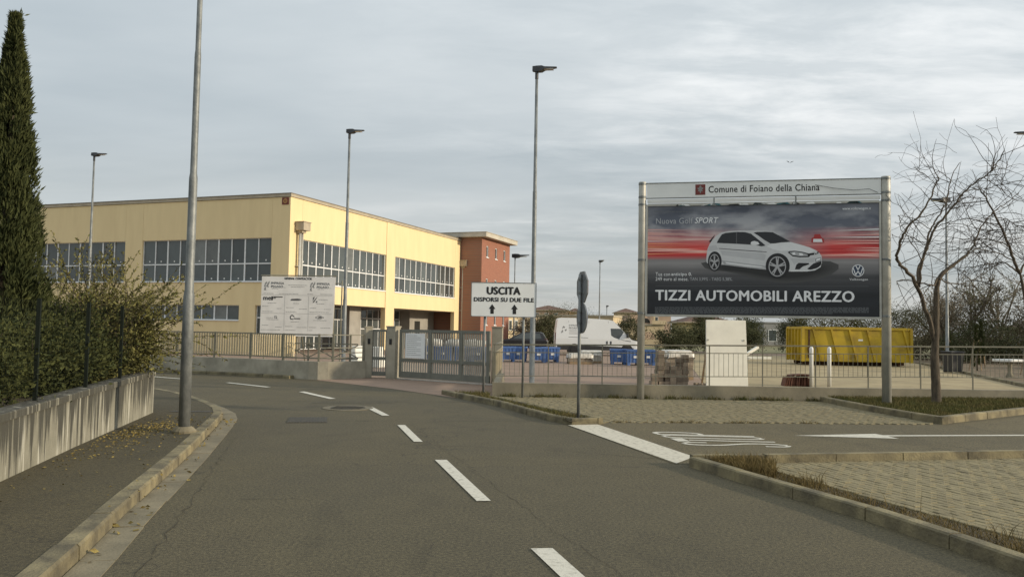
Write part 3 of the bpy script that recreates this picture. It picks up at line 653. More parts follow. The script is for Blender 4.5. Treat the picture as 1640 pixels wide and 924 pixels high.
f.build('frame', GATE, sg); MB().bx(-.1, W + .4, -.05, .05, 0, .04).build('ground_track', ZINC2, sg)
gb2 = MB().bx(-.02, .02, -.014, .014, 0, .85).mesh('bar', GATEB); gb3 = MB().bx(-.022, .022, -.014, .014, 0, .32).mesh('bar', GATEB)
for a, b2 in ((.09, 1.27), (1.36, 2.52), (2.61, W - .04)):
    n = 12
    for i in range(n):
        x = a + (i + .6) * (b2 - a) / (n + .2); link('bar', gb2, sg, (x, 0, .68)); link('bar', gb3, sg, (x, 0, .26))
nb = thing('notice_board', 'white printed notice board hung on the left of the sliding gate', 'notice board', (-3.62 + .62 * .82, 26.72 - .62 * .57 - .06, 0), math.atan2(-2.05, 2.95))
MB().bx(-.36, .46, -.02, 0, .70, 1.50).build('board', SIGNW, nb); nm = MB()
for j in range(11): strokes(nm, -.30, .30 if j % 3 else .12, 1.42 - j * .062, .012, -.022, random, gap=.1)
tag(nm.build('printed_lines', PLGREY, nb), kind='stuff')

# ------------------------------------------------------------------ right wall with railing
w3 = thing('front_wall', 'low grey concrete wall with thin railing running behind the billboard posts', 'wall')
rw = [(-.45, 20.55), (9, 20.9), (20, 21.5)]
m3 = MB(); sweep(m3, rw, [(0, -.02), (0, .345), (.2, .345), (.2, -.02)]); m3.build('wall', CONC, w3)
m3 = MB(); m3.slab([(-.45, 20.75), (-.25, 20.75), (-.18, 24.9), (-.38, 24.9)], 0, .345); m3.build('return_wall', CONC, w3)
def rz_(x): return .012 * (x + .45)
ry = lambda x: 20.65 + .037 * (x + .45)
rr = MB()
for z, h, wdt in ((1.28, .035, .045), (1.09, .02, .02), (.50, .02, .02)): rr.bar((-.45, ry(-.45), z + h / 2), (18, ry(18), z + h / 2 + rz_(18)), wdt, h)
for z, h in ((1.28, .035), (.50, .02), (1.09, .02)): rr.bar((-.38, 20.68, z + h / 2), (-.28, 24.9, z + h / 2), .03, h)
rr.build('rail', RAIL, w3)
rb = MB().bx(-.0045, .0045, -.0045, .0045, 0, .6).mesh('bar', RAIL); rpst = MB().bx(-.013, .013, -.013, .013, 0, 1).mesh('post', RAIL)
x = -.40
while x < 16: link('bar', rb, w3, (x, ry(x), .51 + rz_(x))); x += .124
for i in range(14): x = -.42 + i * 1.37; link('post', rpst, w3, (x, ry(x), .345), scale=(1, 1, .945 + rz_(x)))
sb = MB().bx(-.012, .012, -.045, .045, 0, .62).mesh('slat', CREAMB)
for i in range(34): link('slat', sb, w3, (-.37 + i * .0027, 20.95 + i * .118, .50))

# ------------------------------------------------------------------ street lamps
def lamp(label, x, y, z0, h, r0, r1, yaw, hl=.55, name='street_lamp', prof=None):
    t_ = thing(name, label, 'street lamp', (x, y, z0), 0, 'street lamps')
    hs = [0, .04, .04, h * .30, h * .30 + .03, h * .62, h * .62 + .03, h]; k = (r0 - r1) / 3
    rs = [r0 * 1.0, r0, r0, r0 - .2 * k, r0 - k, r0 - 1.2 * k, r0 - 2 * k, r1]
    if prof: rs, hs = zip(*prof)
    MB().lathe(list(zip(rs, hs)), n=18).build('pole', ZINC, t_, True)
    hd = MB(); s = hl / .55
    # flat wedge-shaped lantern with a stubby neck
    sec = [(-.12, .06, .0, .13), (.0, .07, -.03, .14), (.14, .12, -.01, .13), (.22, .13, .04, .10), (.55, .06, .08, .10)]
    vs = []
    for a, w, zb, zt in sec: vs += [(a * s, -w * s, zb * s), (a * s, w * s, zb * s), (a * s, w * .8 * s, zt * s), (a * s, -w * .8 * s, zt * s)]
    fs = [(i * 4 + j, i * 4 + (j + 1) % 4, (i + 1) * 4 + (j + 1) % 4, (i + 1) * 4 + j) for i in range(4) for j in range(4)] + [(3, 2, 1, 0), (16, 17, 18, 19)]
    hd.add(vs, fs); hd.lathe([(r1 * 1.25, -.22), (r1 * 1.25, .03)], n=10)
    o = hd.build('lantern', LAMPH, t_, loc=(0, 0, h), rz=yaw); MB().bx(.16 * s, .46 * s, -.09 * s, .09 * s, .035, .045).build('lens', mat('lamp_lens', (.55, .55, .52), .2, .03, 4), o, loc=(0, 0, .0))
    return t_
A = lamp('thick galvanised lamp pole rising out of the frame beside the left kerb', -4.72, 11.93, .116, 9.2, .088, .045, R(20), prof=[(.082, 0), (.078, 1.93), (.077, 1.98), (.063, 2.06), (.060, 3.68), (.059, 3.72), (.049, 3.79), (.046, 5.52), (.045, 5.56), (.039, 5.62), (.036, 9.2)])
MB().lathe([(.17, 0), (.17, .03), (.13, .07), (.10, .09), (.09, .09)], n=16).build('concrete_collar', GUTTER, A)
lamp('lamp post in front of the shaded yellow wall next to the cypress', -18.06, 34.8, 0, 8.8, .07, .035, R(-5))
lamp('lamp post standing by the contractor board in front of the yellow building', -6.13, 30.0, 0, 8.85, .075, .04, R(-5))
lamp('tall lamp post rising behind the white exit sign', .58, 22.2, 0, 8.8, .072, .038, R(-8))
lamp('distant lamp post showing above the exit sign beside the brick tower', .25, 80, 0, 8.7, .08, .045, R(-10), 1.4)
lamp('distant lamp post rising behind the white van', 8.93, 83, 0, 8.65, .08, .045, R(-70), .8)
lamp('tiny far lamp post over the flat roofed buildings', 15.16, 130, 0, 5.5, .09, .06, R(-80), .8)
lamp('lamp post seen through the bare branches behind the dark bin', 22.83, 42.8, .04, 8.75, .085, .045, R(178), .9)
lamp('lamp at the right edge of the frame, only its lantern showing', 18.30, 28.5, .05, 8.8, .07, .04, R(172), .62)

# ------------------------------------------------------------------ exit sign
us = thing('exit_sign', 'white exit sign with two black arrows on thin grey posts', 'sign', (-.2, 20.1, 0), R(-1.5))
for x in (-.46, .50): MB().lathe([(.028, -.02), (.028, 2.75)], (x, .05, 0), 10).build('post', ZINC, us, True)
bdp = MB(); bdp.plate([(-.79, 2.02), (-.77, 2.0), (.77, 2.0), (.79, 2.02), (.79, 2.80), (.77, 2.82), (-.77, 2.82), (-.79, 2.80)], -.012, .012)
ub = bdp.build('board', SIGNW, us)
bb = MB()
for a in ((-.80, .80, 1.985, 2.0), (-.80, .80, 2.82, 2.835), (-.805, -.79, 1.985, 2.835), (.79, .805, 1.985, 2.835)): bb.bx(a[0], a[1], -.02, .02, a[2], a[3])
bb.build('rim', SIGNB, us); MB().bx(-.75, .75, .014, .05, 2.2, 2.24).build('clamp', ZINC, us); MB().bx(-.75, .75, .014, .05, 2.6, 2.64).build('clamp', ZINC, us)
tx = MB(); text_mb('USCITA', -.41, .40, 2.54, 2.72, -.015, tx, bold=.06); text_mb('DISPORSI SU DUE FILE', -.73, .74, 2.36, 2.46, -.015, tx, bold=.055)
for cx in (-.28, .27): tx.add([(cx + a, -.015, 2.06 + c) for a, c in ((-.042, 0), (.042, 0), (.042, .12), (.082, .12), (0, .24), (-.082, .12), (-.042, .12))], [tuple(range(7))])
tx.build('lettering', BLACK, ub)

# ------------------------------------------------------------------ stop sign seen from behind, nearly edge-on
ss = thing('traffic_sign', 'octagonal and round traffic signs on one pole, seen nearly edge-on from behind', 'traffic sign', (1.26, 15.1, .07), R(104))
MB().lathe([(.03, 0), (.03, 2.66)], n=12).build('pole', ZINC, ss, True)
def disc(n, r, zc, rot, y0, y1): return MB().plate([(r * math.cos(2 * math.pi * j / n + rot), zc + r * math.sin(2 * math.pi * j / n + rot)) for j in range(n)][::-1], y0, y1)
o = disc(8, .305, 2.42, math.pi / 8, -.062, -.045).build('octagon_plate', SIGNB, ss); disc(8, .315, 2.42, math.pi / 8, -.058, -.034).build('octagon_rim', SIGNB, o)
disc(8, .30, 2.42, math.pi / 8, -.066, -.0625).build('octagon_face', mat('stop_red', (.42, .02, .02), .4, .05, 5), o)
o = disc(28, .27, 1.85, 0, -.062, -.045).build('round_plate', SIGNB, ss); disc(28, .28, 1.85, 0, -.058, -.034).build('round_rim', SIGNB, o)
disc(28, .265, 1.85, 0, -.066, -.0625).build('round_face', mat('sign_blue', (.02, .08, .35), .4, .05, 5), o)
cl = MB()
for z in (2.55, 2.3, 1.95, 1.75): MB().bx(-.16, .16, -.046, -.03, z, z + .04).lathe([(.038, z), (.038, z + .04)], n=10).build('clamp', ZINC, ss)

# ------------------------------------------------------------------ billboard
bbd = thing('billboard', 'big municipal billboard on two grey posts showing a silver car advert', 'billboard', (3.24, 20.40, 0), math.atan2(-1.30, 5.53))
BL_ = 5.68
for x, r, z0_ in ((0, .092, 0), (BL_, .105, .05)):
    pst = MB().lathe([(r, z0_), (r, 5.42), (r * .97, 5.44)], (x, 0, 0), 18).build('post', ZINC2, bbd, True)
    for z in (5.36, 5.03, 4.84, 3.45, 2.12): MB().lathe([(r + .006, z), (r + .006, z + .05)], (x, 0, 0), 18).bx(x - .02, x + .02, -r - .03, -r, z, z + .05).build('band', ZINC, pst)
MB().bx(.11, BL_ - .11, -.03, .03, 5.03, 5.39).build('header_board', SIGNW, bbd)
hd_ = MB(); hd_.bx(.10, BL_ - .10, -.04, .04, 5.39, 5.41); hd_.bx(.10, BL_ - .10, -.04, .04, 5.015, 5.03); hd_.build('header_rim', ZINC, bbd)
text = MB(); text_mb('Comune di Foiano della Chiana', 1.62, 4.20, 5.135, 5.30, -.034, text, bold=.012); text.build('header_lettering', BLACK, bbd)
cm = MB().bx(1.30, 1.54, -.036, -.03, 5.085, 5.345).build('crest', mat('crest_red', (.17, .03, .025), .6, .05, 5), bbd)
fl = MB(); cx, cz = 1.42, 5.215
def petal(ang, L_, w_):
    c, s = math.cos(ang), math.sin(ang)
    pts = [(0, 0), (.35, w_), (.7, w_ * .9), (1, 0), (.7, -w_ * .9), (.35, -w_)]
    fl.add([(cx + (p * L_ * c - q * L_ * s), -.038, cz + (p * L_ * s + q * L_ * c)) for p, q in pts], [tuple(range(6))])
for an, L_, w_ in ((90, .105, .3), (150, .085, .26), (30, .085, .26), (215, .075, .2), (325, .075, .2), (270, .095, .2)): petal(R(an), L_, w_)
fl.build('crest_lily', PLGREY, cm)
tb = MB().bx(.13, BL_ - .13, -.06, -.01, 4.90, 4.985).build('light_strip', WPAINT, bbd)
for x in (1.75, 3.66): MB().bx(x - .015, x + .015, -.065, -.005, 4.80, 5.02).build('hanger', ZINC, bbd)
MB().bx(.10, BL_ - .11, -.02, .06, 2.10, 4.86).build('back_panel', ZINC2, bbd)
fr = MB(); fr.bx(.10, BL_ - .11, -.05, -.022, 2.07, 2.125); fr.bx(.10, .145, -.05, -.022, 2.125, 4.86); fr.bx(BL_ - .155, BL_ - .11, -.05, -.022, 2.125, 4.86); fr.bx(.145, BL_ - .155, -.05, -.022, 4.82, 4.88); fr.build('poster_frame', ZINC2, bbd)
# torn paper remnants above the poster
tr = MB()
for i in range(26):
    x = random.uniform(.2, 5.2); w_ = random.uniform(.05, .35); tr.add([(x, -.0515, 4.815), (x + w_, -.0515, 4.815), (x + w_ * .8, -.0515, 4.815 + random.uniform(.02, .05)), (x + w_ * .2, -.0515, 4.815 + random.uniform(.01, .06))], [(0, 1, 2, 3)], random.choice((0, 0, 1, 2)))
tag(tr.build('torn_paper', [SIGNW, BLACK, mat('torn_teal', (.06, .17, .20), .7, .1, 5)], bbd), kind='stuff')
PX0, PX1, PZ0, PZ1 = .145, BL_ - .155, 2.125, 4.815
pmat = bpy.data.materials.new('poster_print'); pmat.use_nodes = True; t = pmat.node_tree; b_ = t.nodes['Principled BSDF']; b_.inputs['Roughness'].default_value = .45; Lk = t.links.new
tcn = t.nodes.new('ShaderNodeTexCoord'); sx = t.nodes.new('ShaderNodeSeparateXYZ'); Lk(tcn.outputs['Object'], sx.inputs[0])
def rampn(fac, stops):
    r = t.nodes.new('ShaderNodeValToRGB'); Lk(fac, r.inputs[0]); el = r.color_ramp.elements
    while len(el) < len(stops): el.new(.5)
    for e_, (p, c) in zip(el, stops): e_.position = p; e_.color = (*c, 1)
    return r.outputs[0]
def pn(scale, st, det=5, dist=0):
    mp = t.nodes.new('ShaderNodeMapping'); Lk(tcn.outputs['Object'], mp.inputs[0]); mp.inputs['Scale'].default_value = st; mp.inputs['Location'].default_value = (2.3, 0, 4.1)
    n_ = t.nodes.new('ShaderNodeTexNoise'); Lk(mp.outputs[0], n_.inputs['Vector']); n_.inputs['Scale'].default_value = scale; n_.inputs['Detail'].default_value = det; n_.inputs['Distortion'].default_value = dist; return n_.outputs['Fac']
def pm_(x, a, b2, c=0, d=1):
    r = t.nodes.new('ShaderNodeMapRange'); Lk(x, r.inputs[0]); r.inputs[1].default_value = a; r.inputs[2].default_value = b2; r.inputs[3].default_value = c; r.inputs[4].default_value = d; return r.outputs[0]
def pmul(a, b2):
    n_ = t.nodes.new('ShaderNodeMath'); n_.operation = 'MULTIPLY'
    for i, q in enumerate((a, b2)):
        if isinstance(q, (int, float)): n_.inputs[i].default_value = q
        else: Lk(q, n_.inputs[i])
    return n_.outputs[0]
def pmix(f, a, c, mode='MIX'):
    n_ = t.nodes.new('ShaderNodeMixRGB'); n_.blend_type = mode
    if isinstance(f, (int, float)): n_.inputs[0].default_value = f
    else: Lk(f, n_.inputs[0])
    for i, q in ((1, a), (2, c)):
        if isinstance(q, tuple): n_.inputs[i].default_value = (*q, 1)
        else: Lk(q, n_.inputs[i])
    return n_.outputs[0]
v = pm_(sx.outputs[2], 0, PZ1 - PZ0)
g0 = rampn(v, [(0, (.008, .010, .014)), (.20, (.012, .015, .02)), (.36, (.07, .07, .075)), (.48, (.26, .25, .25)), (.56, (.16, .14, .14)), (.72, (.50, .49, .50)), (.86, (.36, .37, .40)), (1, (.13, .14, .17))])
cl1 = pn(.9, (1, 1, 2.4), 6, .15)
up_ = pm_(v, .58, .72)
g1 = pmix(pmul(up_, pm_(cl1, .42, .60)), g0, pmix(1.0, g0, (.30, .33, .40), 'MULTIPLY'))
st_ = pn(1.0, (.22, 1, 9.0), 4, .15)
red = rampn(st_, [(.30, (.22, .012, .012)), (.42, (.55, .03, .03)), (.52, (.75, .10, .085)), (.60, (.90, .55, .47)), (.68, (.62, .05, .045))])
band = pmul(pm_(v, .50, .545), pm_(v, .80, .62))
xs_ = t.nodes.new('ShaderNodeMath'); xs_.operation = 'SUBTRACT'; Lk(sx.outputs[0], xs_.inputs[0]); xs_.inputs[1].default_value = 2.85
xa = t.nodes.new('ShaderNodeMath'); xa.operation = 'ABSOLUTE'; Lk(xs_.outputs[0], xa.inputs[0])
g2 = pmix(pmul(band, pm_(xa.outputs[0], .35, 1.5)), g1, red)
rd = pm_(pn(1.0, (.35, 1, 5), 4), .35, .7, .75, 1.3); dwn = pm_(v, .50, .46)
mulc = t.nodes.new('ShaderNodeCombineXYZ')
for i in range(3): Lk(rd, mulc.inputs[i])
g3 = pmix(dwn, g2, pmix(1.0, g2, mulc.outputs[0], 'MULTIPLY'))
Lk(g3, b_.inputs['Base Color'])
poster = MB().add([(0, 0, 0), (PX1 - PX0, 0, 0), (PX1 - PX0, 0, PZ1 - PZ0), (0, 0, PZ1 - PZ0)], [(0, 1, 2, 3)]).build('poster', pmat, bbd, loc=(PX0, -.026, PZ0))
PW, PH = PX1 - PX0, PZ1 - PZ0
def art(X, Y):                       # art units: 1383 wide, about 655 high, y down
    u = (X - 95) / 1383; top = 240 - 30 * u; bot = 850 + 15 * u; return u * PW, (1 - (Y - top) / (bot - top)) * PH
def car(X, Y): return art(.4506 * X + 480.4, .4506 * Y + 332.6)
def pp(name): return mat(name[0], name[1], .45, .03, 3)
C_BODY = ('print_silver', (.60, .605, .61)); C_HI = ('print_silver_light', (.74, .745, .75)); C_LO = ('print_silver_dark', (.38, .385, .395)); C_GL = ('print_glass', (.018, .02, .024)); C_BK = ('print_ink', (.008, .008, .01)); C_RIM = ('print_rim', (.40, .40, .41)); C_SH = ('print_shadow', (.010, .012, .014)); C_RD = ('print_red', (.40, .03, .03)); C_WT = ('print_white', (.80, .81, .82)); C_GD = ('print_line', (.10, .10, .105))
mats_ = [pp(c) for c in (C_BODY, C_HI, C_LO, C_GL, C_BK, C_RIM, C_SH, C_RD, C_WT, C_GD)] + [mat('print_shade_%d' % k_, tuple(.055 * (1 - k_ / 7) + .010 for _ in range(3)), .45, .02, 3) for k_ in range(7)] + [mat('print_pink', (.85, .45, .40), .45, .03, 3), mat('print_orange', (.80, .30, .16), .45, .03, 3), mat('print_silver_mid', (.50, .505, .515), .45, .03, 3)]
cm_ = MB(); lay = [0]
def ap(fn, pts, mi):
    lay[0] += 1; y = -.0015 - lay[0] * .00012
    cm_.add([(a, y, c) for a, c in (fn(*p) for p in pts)], [tuple(range(len(pts)))], mi)
def ell(cx, cy, rx, ry_, n=28, a0=0, a1=2 * math.pi): return [(cx + rx * math.cos(a0 + (a1 - a0) * j / n), cy + ry_ * math.sin(a0 + (a1 - a0) * j / n)) for j in range(n)]
for k_ in range(7):
    g_ = 1.10 - .05 * k_; ap(art, [(880 + (x - 880) * g_, 605 + (y - 605) * g_ * (1.35 - .06 * k_)) for x, y in smooth_poly([(470, 575), (560, 560), (900, 575), (1150, 560), (1235, 585), (1150, 630), (980, 652), (840, 645), (640, 608), (500, 600), (470, 575)], 1)], 10 + k_)
ap(car, [(-40, 460), (-36, 400), (-25, 330), (0, 270), (50, 200), (105, 150), (170, 115), (260, 100), (400, 92), (540, 90), (640, 92), (780, 98), (860, 108), (960, 165), (1080, 232), (1200, 262), (1330, 300), (1420, 340), (1460, 375), (1485, 410), (1490, 500), (1470, 550), (1400, 590), (1300, 605), (1080, 608), (760, 585), (500, 560), (200, 525), (160, 525), (0, 520), (-35, 500)], 0)
ap(car, [(860, 240), (960, 240), (1080, 236), (1200, 265), (1330, 303), (1410, 340), (1330, 372), (1200, 350), (1080, 340), (960, 345), (860, 330), (770, 290)], 1)
ap(car, [(170, 470), (760, 540), (765, 580), (500, 560), (200, 520)], 2)
ap(car, [(150, 345), (420, 362), (720, 378), (760, 400), (740, 470), (500, 440), (180, 405)], 19); ap(car, [(0, 290), (90, 275), (120, 330), (60, 350), (-20, 350)], 19); ap(car, [(1080, 440), (1300, 445), (1400, 430), (1395, 490), (1190, 488), (1130, 520)], 19)
ap(car, [(215, 490), (700, 545), (760, 565), (500, 545), (230, 510)], 1)
ap(car, [(100, 250), (130, 195), (170, 140), (220, 122), (370, 108), (480, 110), (560, 130), (640, 190), (700, 235), (755, 280), (700, 290), (620, 275), (480, 265), (250, 255)], 3)
ap(car, [(595, 118), (640, 108), (760, 105), (850, 110), (950, 160), (1085, 232), (960, 240), (880, 252), (820, 254), (740, 210), (660, 155)], 3)
ap(car, [(362, 110), (372, 110), (372, 262), (362, 260)], 9)
ap(car, [(555, 255), (570, 230), (610, 222), (655, 235), (675, 262), (640, 275), (570, 272)], 1)
ap(car, [(130, 316), (430, 335), (700, 352), (765, 364), (700, 362), (430, 345), (130, 324)], 9)
ap(car, [(720, 355), (770, 358), (770, 366), (720, 362)], 9)
ap(car, [(-8, 235), (20, 240), (75, 150), (70, 148)], 4)
ap(car, [(1045, 365), (1070, 350), (1140, 345), (1240, 358), (1320, 380), (1345, 400), (1320, 425), (1200, 428), (1110, 415)], 4)
ap(car, [(1070, 365), (1140, 355), (1230, 368), (1300, 388), (1310, 410), (1200, 412), (1110, 400)], 2)
ap(car, [(1100, 372), (1135, 365), (1150, 392), (1115, 395)], 8); ap(car, [(1195, 375), (1240, 380), (1250, 402), (1200, 402)], 8)
ap(car, [(1320, 378), (1400, 368), (1450, 352), (1440, 385), (1345, 402)], 4)
ap(car, ell(1412, 383, 18, 22), 8); ap(car, ell(1412, 383, 12, 15), 9)
ap(car, [(1405, 445), (1475, 425), (1478, 462), (1408, 488)], 9); ap(car, [(1414, 450), (1470, 433), (1472, 456), (1416, 478)], 8)
ap(car, [(1140, 580), (1160, 520), (1190, 498), (1320, 500), (1325, 515), (1240, 545), (1200, 580)], 4)
ap(car, [(1300, 575), (1380, 505), (1482, 470), (1482, 515), (1440, 560), (1340, 585)], 4)
ap(car, [(1085, 595), (1300, 595), (1400, 580), (1480, 530), (1470, 552), (1400, 592), (1300, 606), (1085, 609)], 1)
for cx_, cy_, rx, ry_, ax in ((75, 490, 92, 125, -75), (915, 545, 155, 160, 0)):
    ap(car, ell(cx_, cy_ - 8, rx * 1.02, ry_ * 1.0), 4); ap(car, ell(cx_ - 5, cy_, rx * .74, ry_ * .80), 5); ap(car, ell(cx_ - 5, cy_, rx * .66, ry_ * .72), 4)
    for k in range(5):
        for dd in (-.13, .13):
            an = -math.pi / 2 + k * 2 * math.pi / 5 + dd; w_ = .055
            ap(car, [(cx_ - 5 + rx * .12 * math.cos(an - .6), cy_ + ry_ * .12 * math.sin(an - .6)), (cx_ - 5 + rx * .70 * math.cos(an - w_), cy_ + ry_ * .76 * math.sin(an - w_)), (cx_ - 5 + rx * .70 * math.cos(an + w_), cy_ + ry_ * .76 * math.sin(an + w_)), (cx_ - 5 + rx * .12 * math.cos(an + .6), cy_ + ry_ * .12 * math.sin(an + .6))], 5)
    ap(car, ell(cx_ - 5, cy_, rx * .13, ry_ * .14), 5)
for sx_, sgn in ((95, 1), (1478, -1)):
    for k_ in range(13):
        y_ = 372 + k_ * 11.5 + random.uniform(-4, 4); L2 = random.uniform(170, 380); h_ = random.choice((1.2, 2, 3.5)); tilt = (.10 if sgn > 0 else .22) * (440 - y_) / 80
        xe = sx_ + sgn * L2
        if sgn > 0: xe = min(xe, 468)
        else: xe = max(xe, 1168)
        ap(art, [(sx_, y_ - h_ - tilt * 40), (sx_, y_ + h_ - tilt * 40), (xe, y_ + 12 * tilt)], random.choice((8, 17, 17, 18, 7)))
# blurred red cab in the background of the picture
ap(art, [(1090, 440), (1092, 415), (1105, 410), (1108, 393), (1140, 392), (1150, 412), (1162, 418), (1165, 440)], 7)
ap(art, [(1100, 438), (1102, 420), (1150, 420), (1155, 438)], 8)
cm_.build('car_picture', mats_, poster)
# roundel
rd_ = MB(); cx_, cy_ = 1358, 600
def ringp(r0, r1, mi, y, n=36):
    vs = []
    for r in (r0, r1): vs += [(a, y, c) for a, c in (art(cx_ + r * math.cos(2 * math.pi * j / n), cy_ + r * math.sin(2 * math.pi * j / n)) for j in range(n))]
    rd_.add(vs, [(j, (j + 1) % n, n + (j + 1) % n, n + j) for j in range(n)], mi)
rd_.add([(a, -.002, c) for a, c in (art(*p) for p in ell(cx_, cy_, 35, 33, 36))], [tuple(range(36))], 1)
ringp(35, 31, 0, -.0026)
def stroke2(p, q, w_=2.6):
    d = Vector((q[0] - p[0], q[1] - p[1])).normalized() * w_; n_ = (-d.y, d.x)
    rd_.add([(a, -.0028, c) for a, c in (art(*r) for r in ((p[0] + n_[0], p[1] + n_[1]), (q[0] + n_[0], q[1] + n_[1]), (q[0] - n_[0], q[1] - n_[1]), (p[0] - n_[0], p[1] - n_[1])))], [(0, 1, 2, 3)], 0)
for p, q in (((-12, -28), (0, -3)), ((12, -28), (0, -3)), ((-27, -14), (-13, 25)), ((-13, 25), (0, 3)), ((0, 3), (13, 25)), ((13, 25), (27, -14))): stroke2((cx_ + p[0], cy_ + p[1]), (cx_ + q[0], cy_ + q[1]))
rd_.build('roundel', [mats_[8], mat('print_navy', (.03, .05, .09), .45, .03, 3)], poster)
def ptext(nm, body, X0, X1, Y0, Y1, m, bold=0, shear=0):
    a0, c1_ = art(X0, Y0); a1, c0_ = art(X1, Y1); q = MB(); text_mb(body, a0, a1, c0_, c1_, -.004, q, bold=bold, shear=shear); q.build(nm, m, poster)
ptext('lettering', 'TIZZI AUTOMOBILI AREZZO', 148, 1335, 714, 779, mats_[8], .032)
ptext('lettering', 'Nuova Golf', 147, 378, 306, 335, pp(('print_pale', (.42, .43, .45))), .004); ptext('lettering', 'SPORT', 390, 535, 301, 331, mats_[8], .012, .25)
ptext('lettering', 'Tua con', 147, 238, 614, 634, mats_[8], .003); ptext('lettering', 'anticipo 0.', 246, 373, 614, 638, mats_[8], .012)
ptext('lettering', '249 euro al mese.', 147, 352, 641, 661, mats_[8], .003); ptext('lettering', 'TAN 3,99% - TAEG 5,38%.', 362, 622, 642, 663, pp(('print_pale', (.42, .43, .45))), .0)
ptext('lettering', 'www.volkswagen.it', 1270, 1432, 237, 254, mats_[8], .006); ptext('lettering', 'Volkswagen', 1310, 1413, 644, 660, mats_[8], .006)
fp = MB(); fa = []
for j in range(6):
    X = 145
    while X < (1418 if j < 5 else 1215):
        w_ = random.uniform(8, 34); (a0, c0_), (a1, _) = art(X, 812 + j * 6.6), art(min(X + w_, 1418), 812 + j * 6.6)
        fp.add([(a0, -.003, c0_ - .007), (a1, -.003, c0_ - .007), (a1, -.003, c0_ + .007), (a0, -.003, c0_ + .007)], [(0, 1, 2, 3)]); X += w_ + 4
X = 132
while X < 350:
    w_ = random.uniform(8, 24); (a0, c0_), (a1, _) = art(X, 268), art(X + w_, 268); fp.add([(a0, -.003, c0_ - .006), (a1, -.003, c0_ - .006), (a1, -.003, c0_ + .006), (a0, -.003, c0_ + .006)], [(0, 1, 2, 3)]); X += w_ + 4
(a0, c0_), (a1, c1_) = art(147, 690), art(1418, 690); fp.add([(a0, -.003, c0_ - .003), (a1, -.003, c1_ - .003), (a1, -.003, c1_ + .003), (a0, -.003, c0_ + .003)], [(0, 1, 2, 3)])
fp.build('fine_print', pp(('print_fine', (.13, .14, .15))), poster)

# ------------------------------------------------------------------ contractor board in the yard
gc = thing('contractor_board', 'big white contractor board with company logos on a dark pole frame behind the slatted railing', 'sign board', (-8.89, 28.9, 0), R(1))
GW = 2.62
gbo = MB().add([(0, 0, 1.30), (GW - .06, 0, 1.30), (GW, 0, 3.42), (.02, 0, 3.40), (0, .03, 1.30), (GW - .06, .03, 1.30), (GW, .03, 3.42), (.02, .03, 3.40)], [(0, 1, 2, 3), (7, 6, 5, 4), (0, 4, 5, 1), (1, 5, 6, 2), (2, 6, 7, 3), (3, 7, 4, 0)]).build('board', mat('board_white', (.70, .68, .65), .75, .06, 1.5, .1, 4), gc)
fr = MB()
for x in (.15, 1.3, GW - .05): fr.tube([(x, .08, 0), (x, .08, 3.46)], .026, 8)
fr.tube([(-.03, .06, 3.44), (GW + .03, .06, 3.46)], .02, 8); fr.tube([(GW + .2, .1, .0), (GW + .22, .1, 3.3)], .024, 8); fr.tube([(GW - .05, .1, 3.2), (GW + .22, .1, 3.2)], .02, 8); fr.tube([(GW - .05, .1, 2.3), (GW + .22, .1, 2.3)], .02, 8); fr.tube([(1.3, .1, 2.4), (1.3, 1.6, 0)], .024, 8)
fr.build('support_pole', RAIL, gc)
def gx(X): return (X - 45) / 1095 * (GW - .02)
def gz(Y): return 3.42 - (Y - 25) / 850 * 1.98
gm = MB()
text_mb('GENERAL CONTRACTOR', gx(390), gx(795), gz(74), gz(44), -.004, gm, 0, .05)
for ox in (0, 680):
    text_mb('IMPRESA', gx(195 + ox), gx(385 + ox), gz(150), gz(116), -.004, gm, 1, .022); text_mb('PEGASO', gx(195 + ox), gx(370 + ox), gz(203), gz(166), -.004, gm, 1, .022); text_mb('S.R.L.', gx(378 + ox), gx(415 + ox), gz(203), gz(190), -.004, gm, 2)
    for poly in ([(90, 190), (105, 130), (130, 110), (135, 135), (115, 150), (110, 190)], [(120, 180), (165, 100), (170, 130), (150, 170), (160, 200), (140, 195)], [(90, 240), (100, 200), (120, 190), (115, 225), (125, 245)]): gm.add([(gx(p + ox), -.004, gz(q)) for p, q in poly], [tuple(range(6 if len(poly) == 6 else 5))], 2)
text_mb('me', gx(85), gx(195), gz(392), gz(346), -.004, gm, 0, .05); text_mb('F', gx(205), gx(265), gz(392), gz(337), -.004, gm, 0, .05); gm.add([(gx(a), -.004, gz(c)) for a, c in ((240, 352), (370, 350), (370, 337), (240, 337))], [(0, 1, 2, 3)], 0)
gm.add([(gx(a), -.004, gz(c)) for a, c in ((485, 395), (500, 368), (600, 362), (660, 375), (640, 385), (610, 395))], [tuple(range(6))], 1)
gm.add([(gx(a), -.004, gz(c)) for a, c in ((815, 420), (850, 370), (890, 325), (860, 380), (835, 420))], [tuple(range(5))], 1); gm.add([(gx(a), -.004, gz(c)) for a, c in ((820, 340), (850, 330), (820, 400))], [(0, 1, 2)], 1); gm.add([(gx(a), -.004, gz(c)) for a, c in ((858, 420), (885, 385), (885, 420))], [(0, 1, 2)], 1)
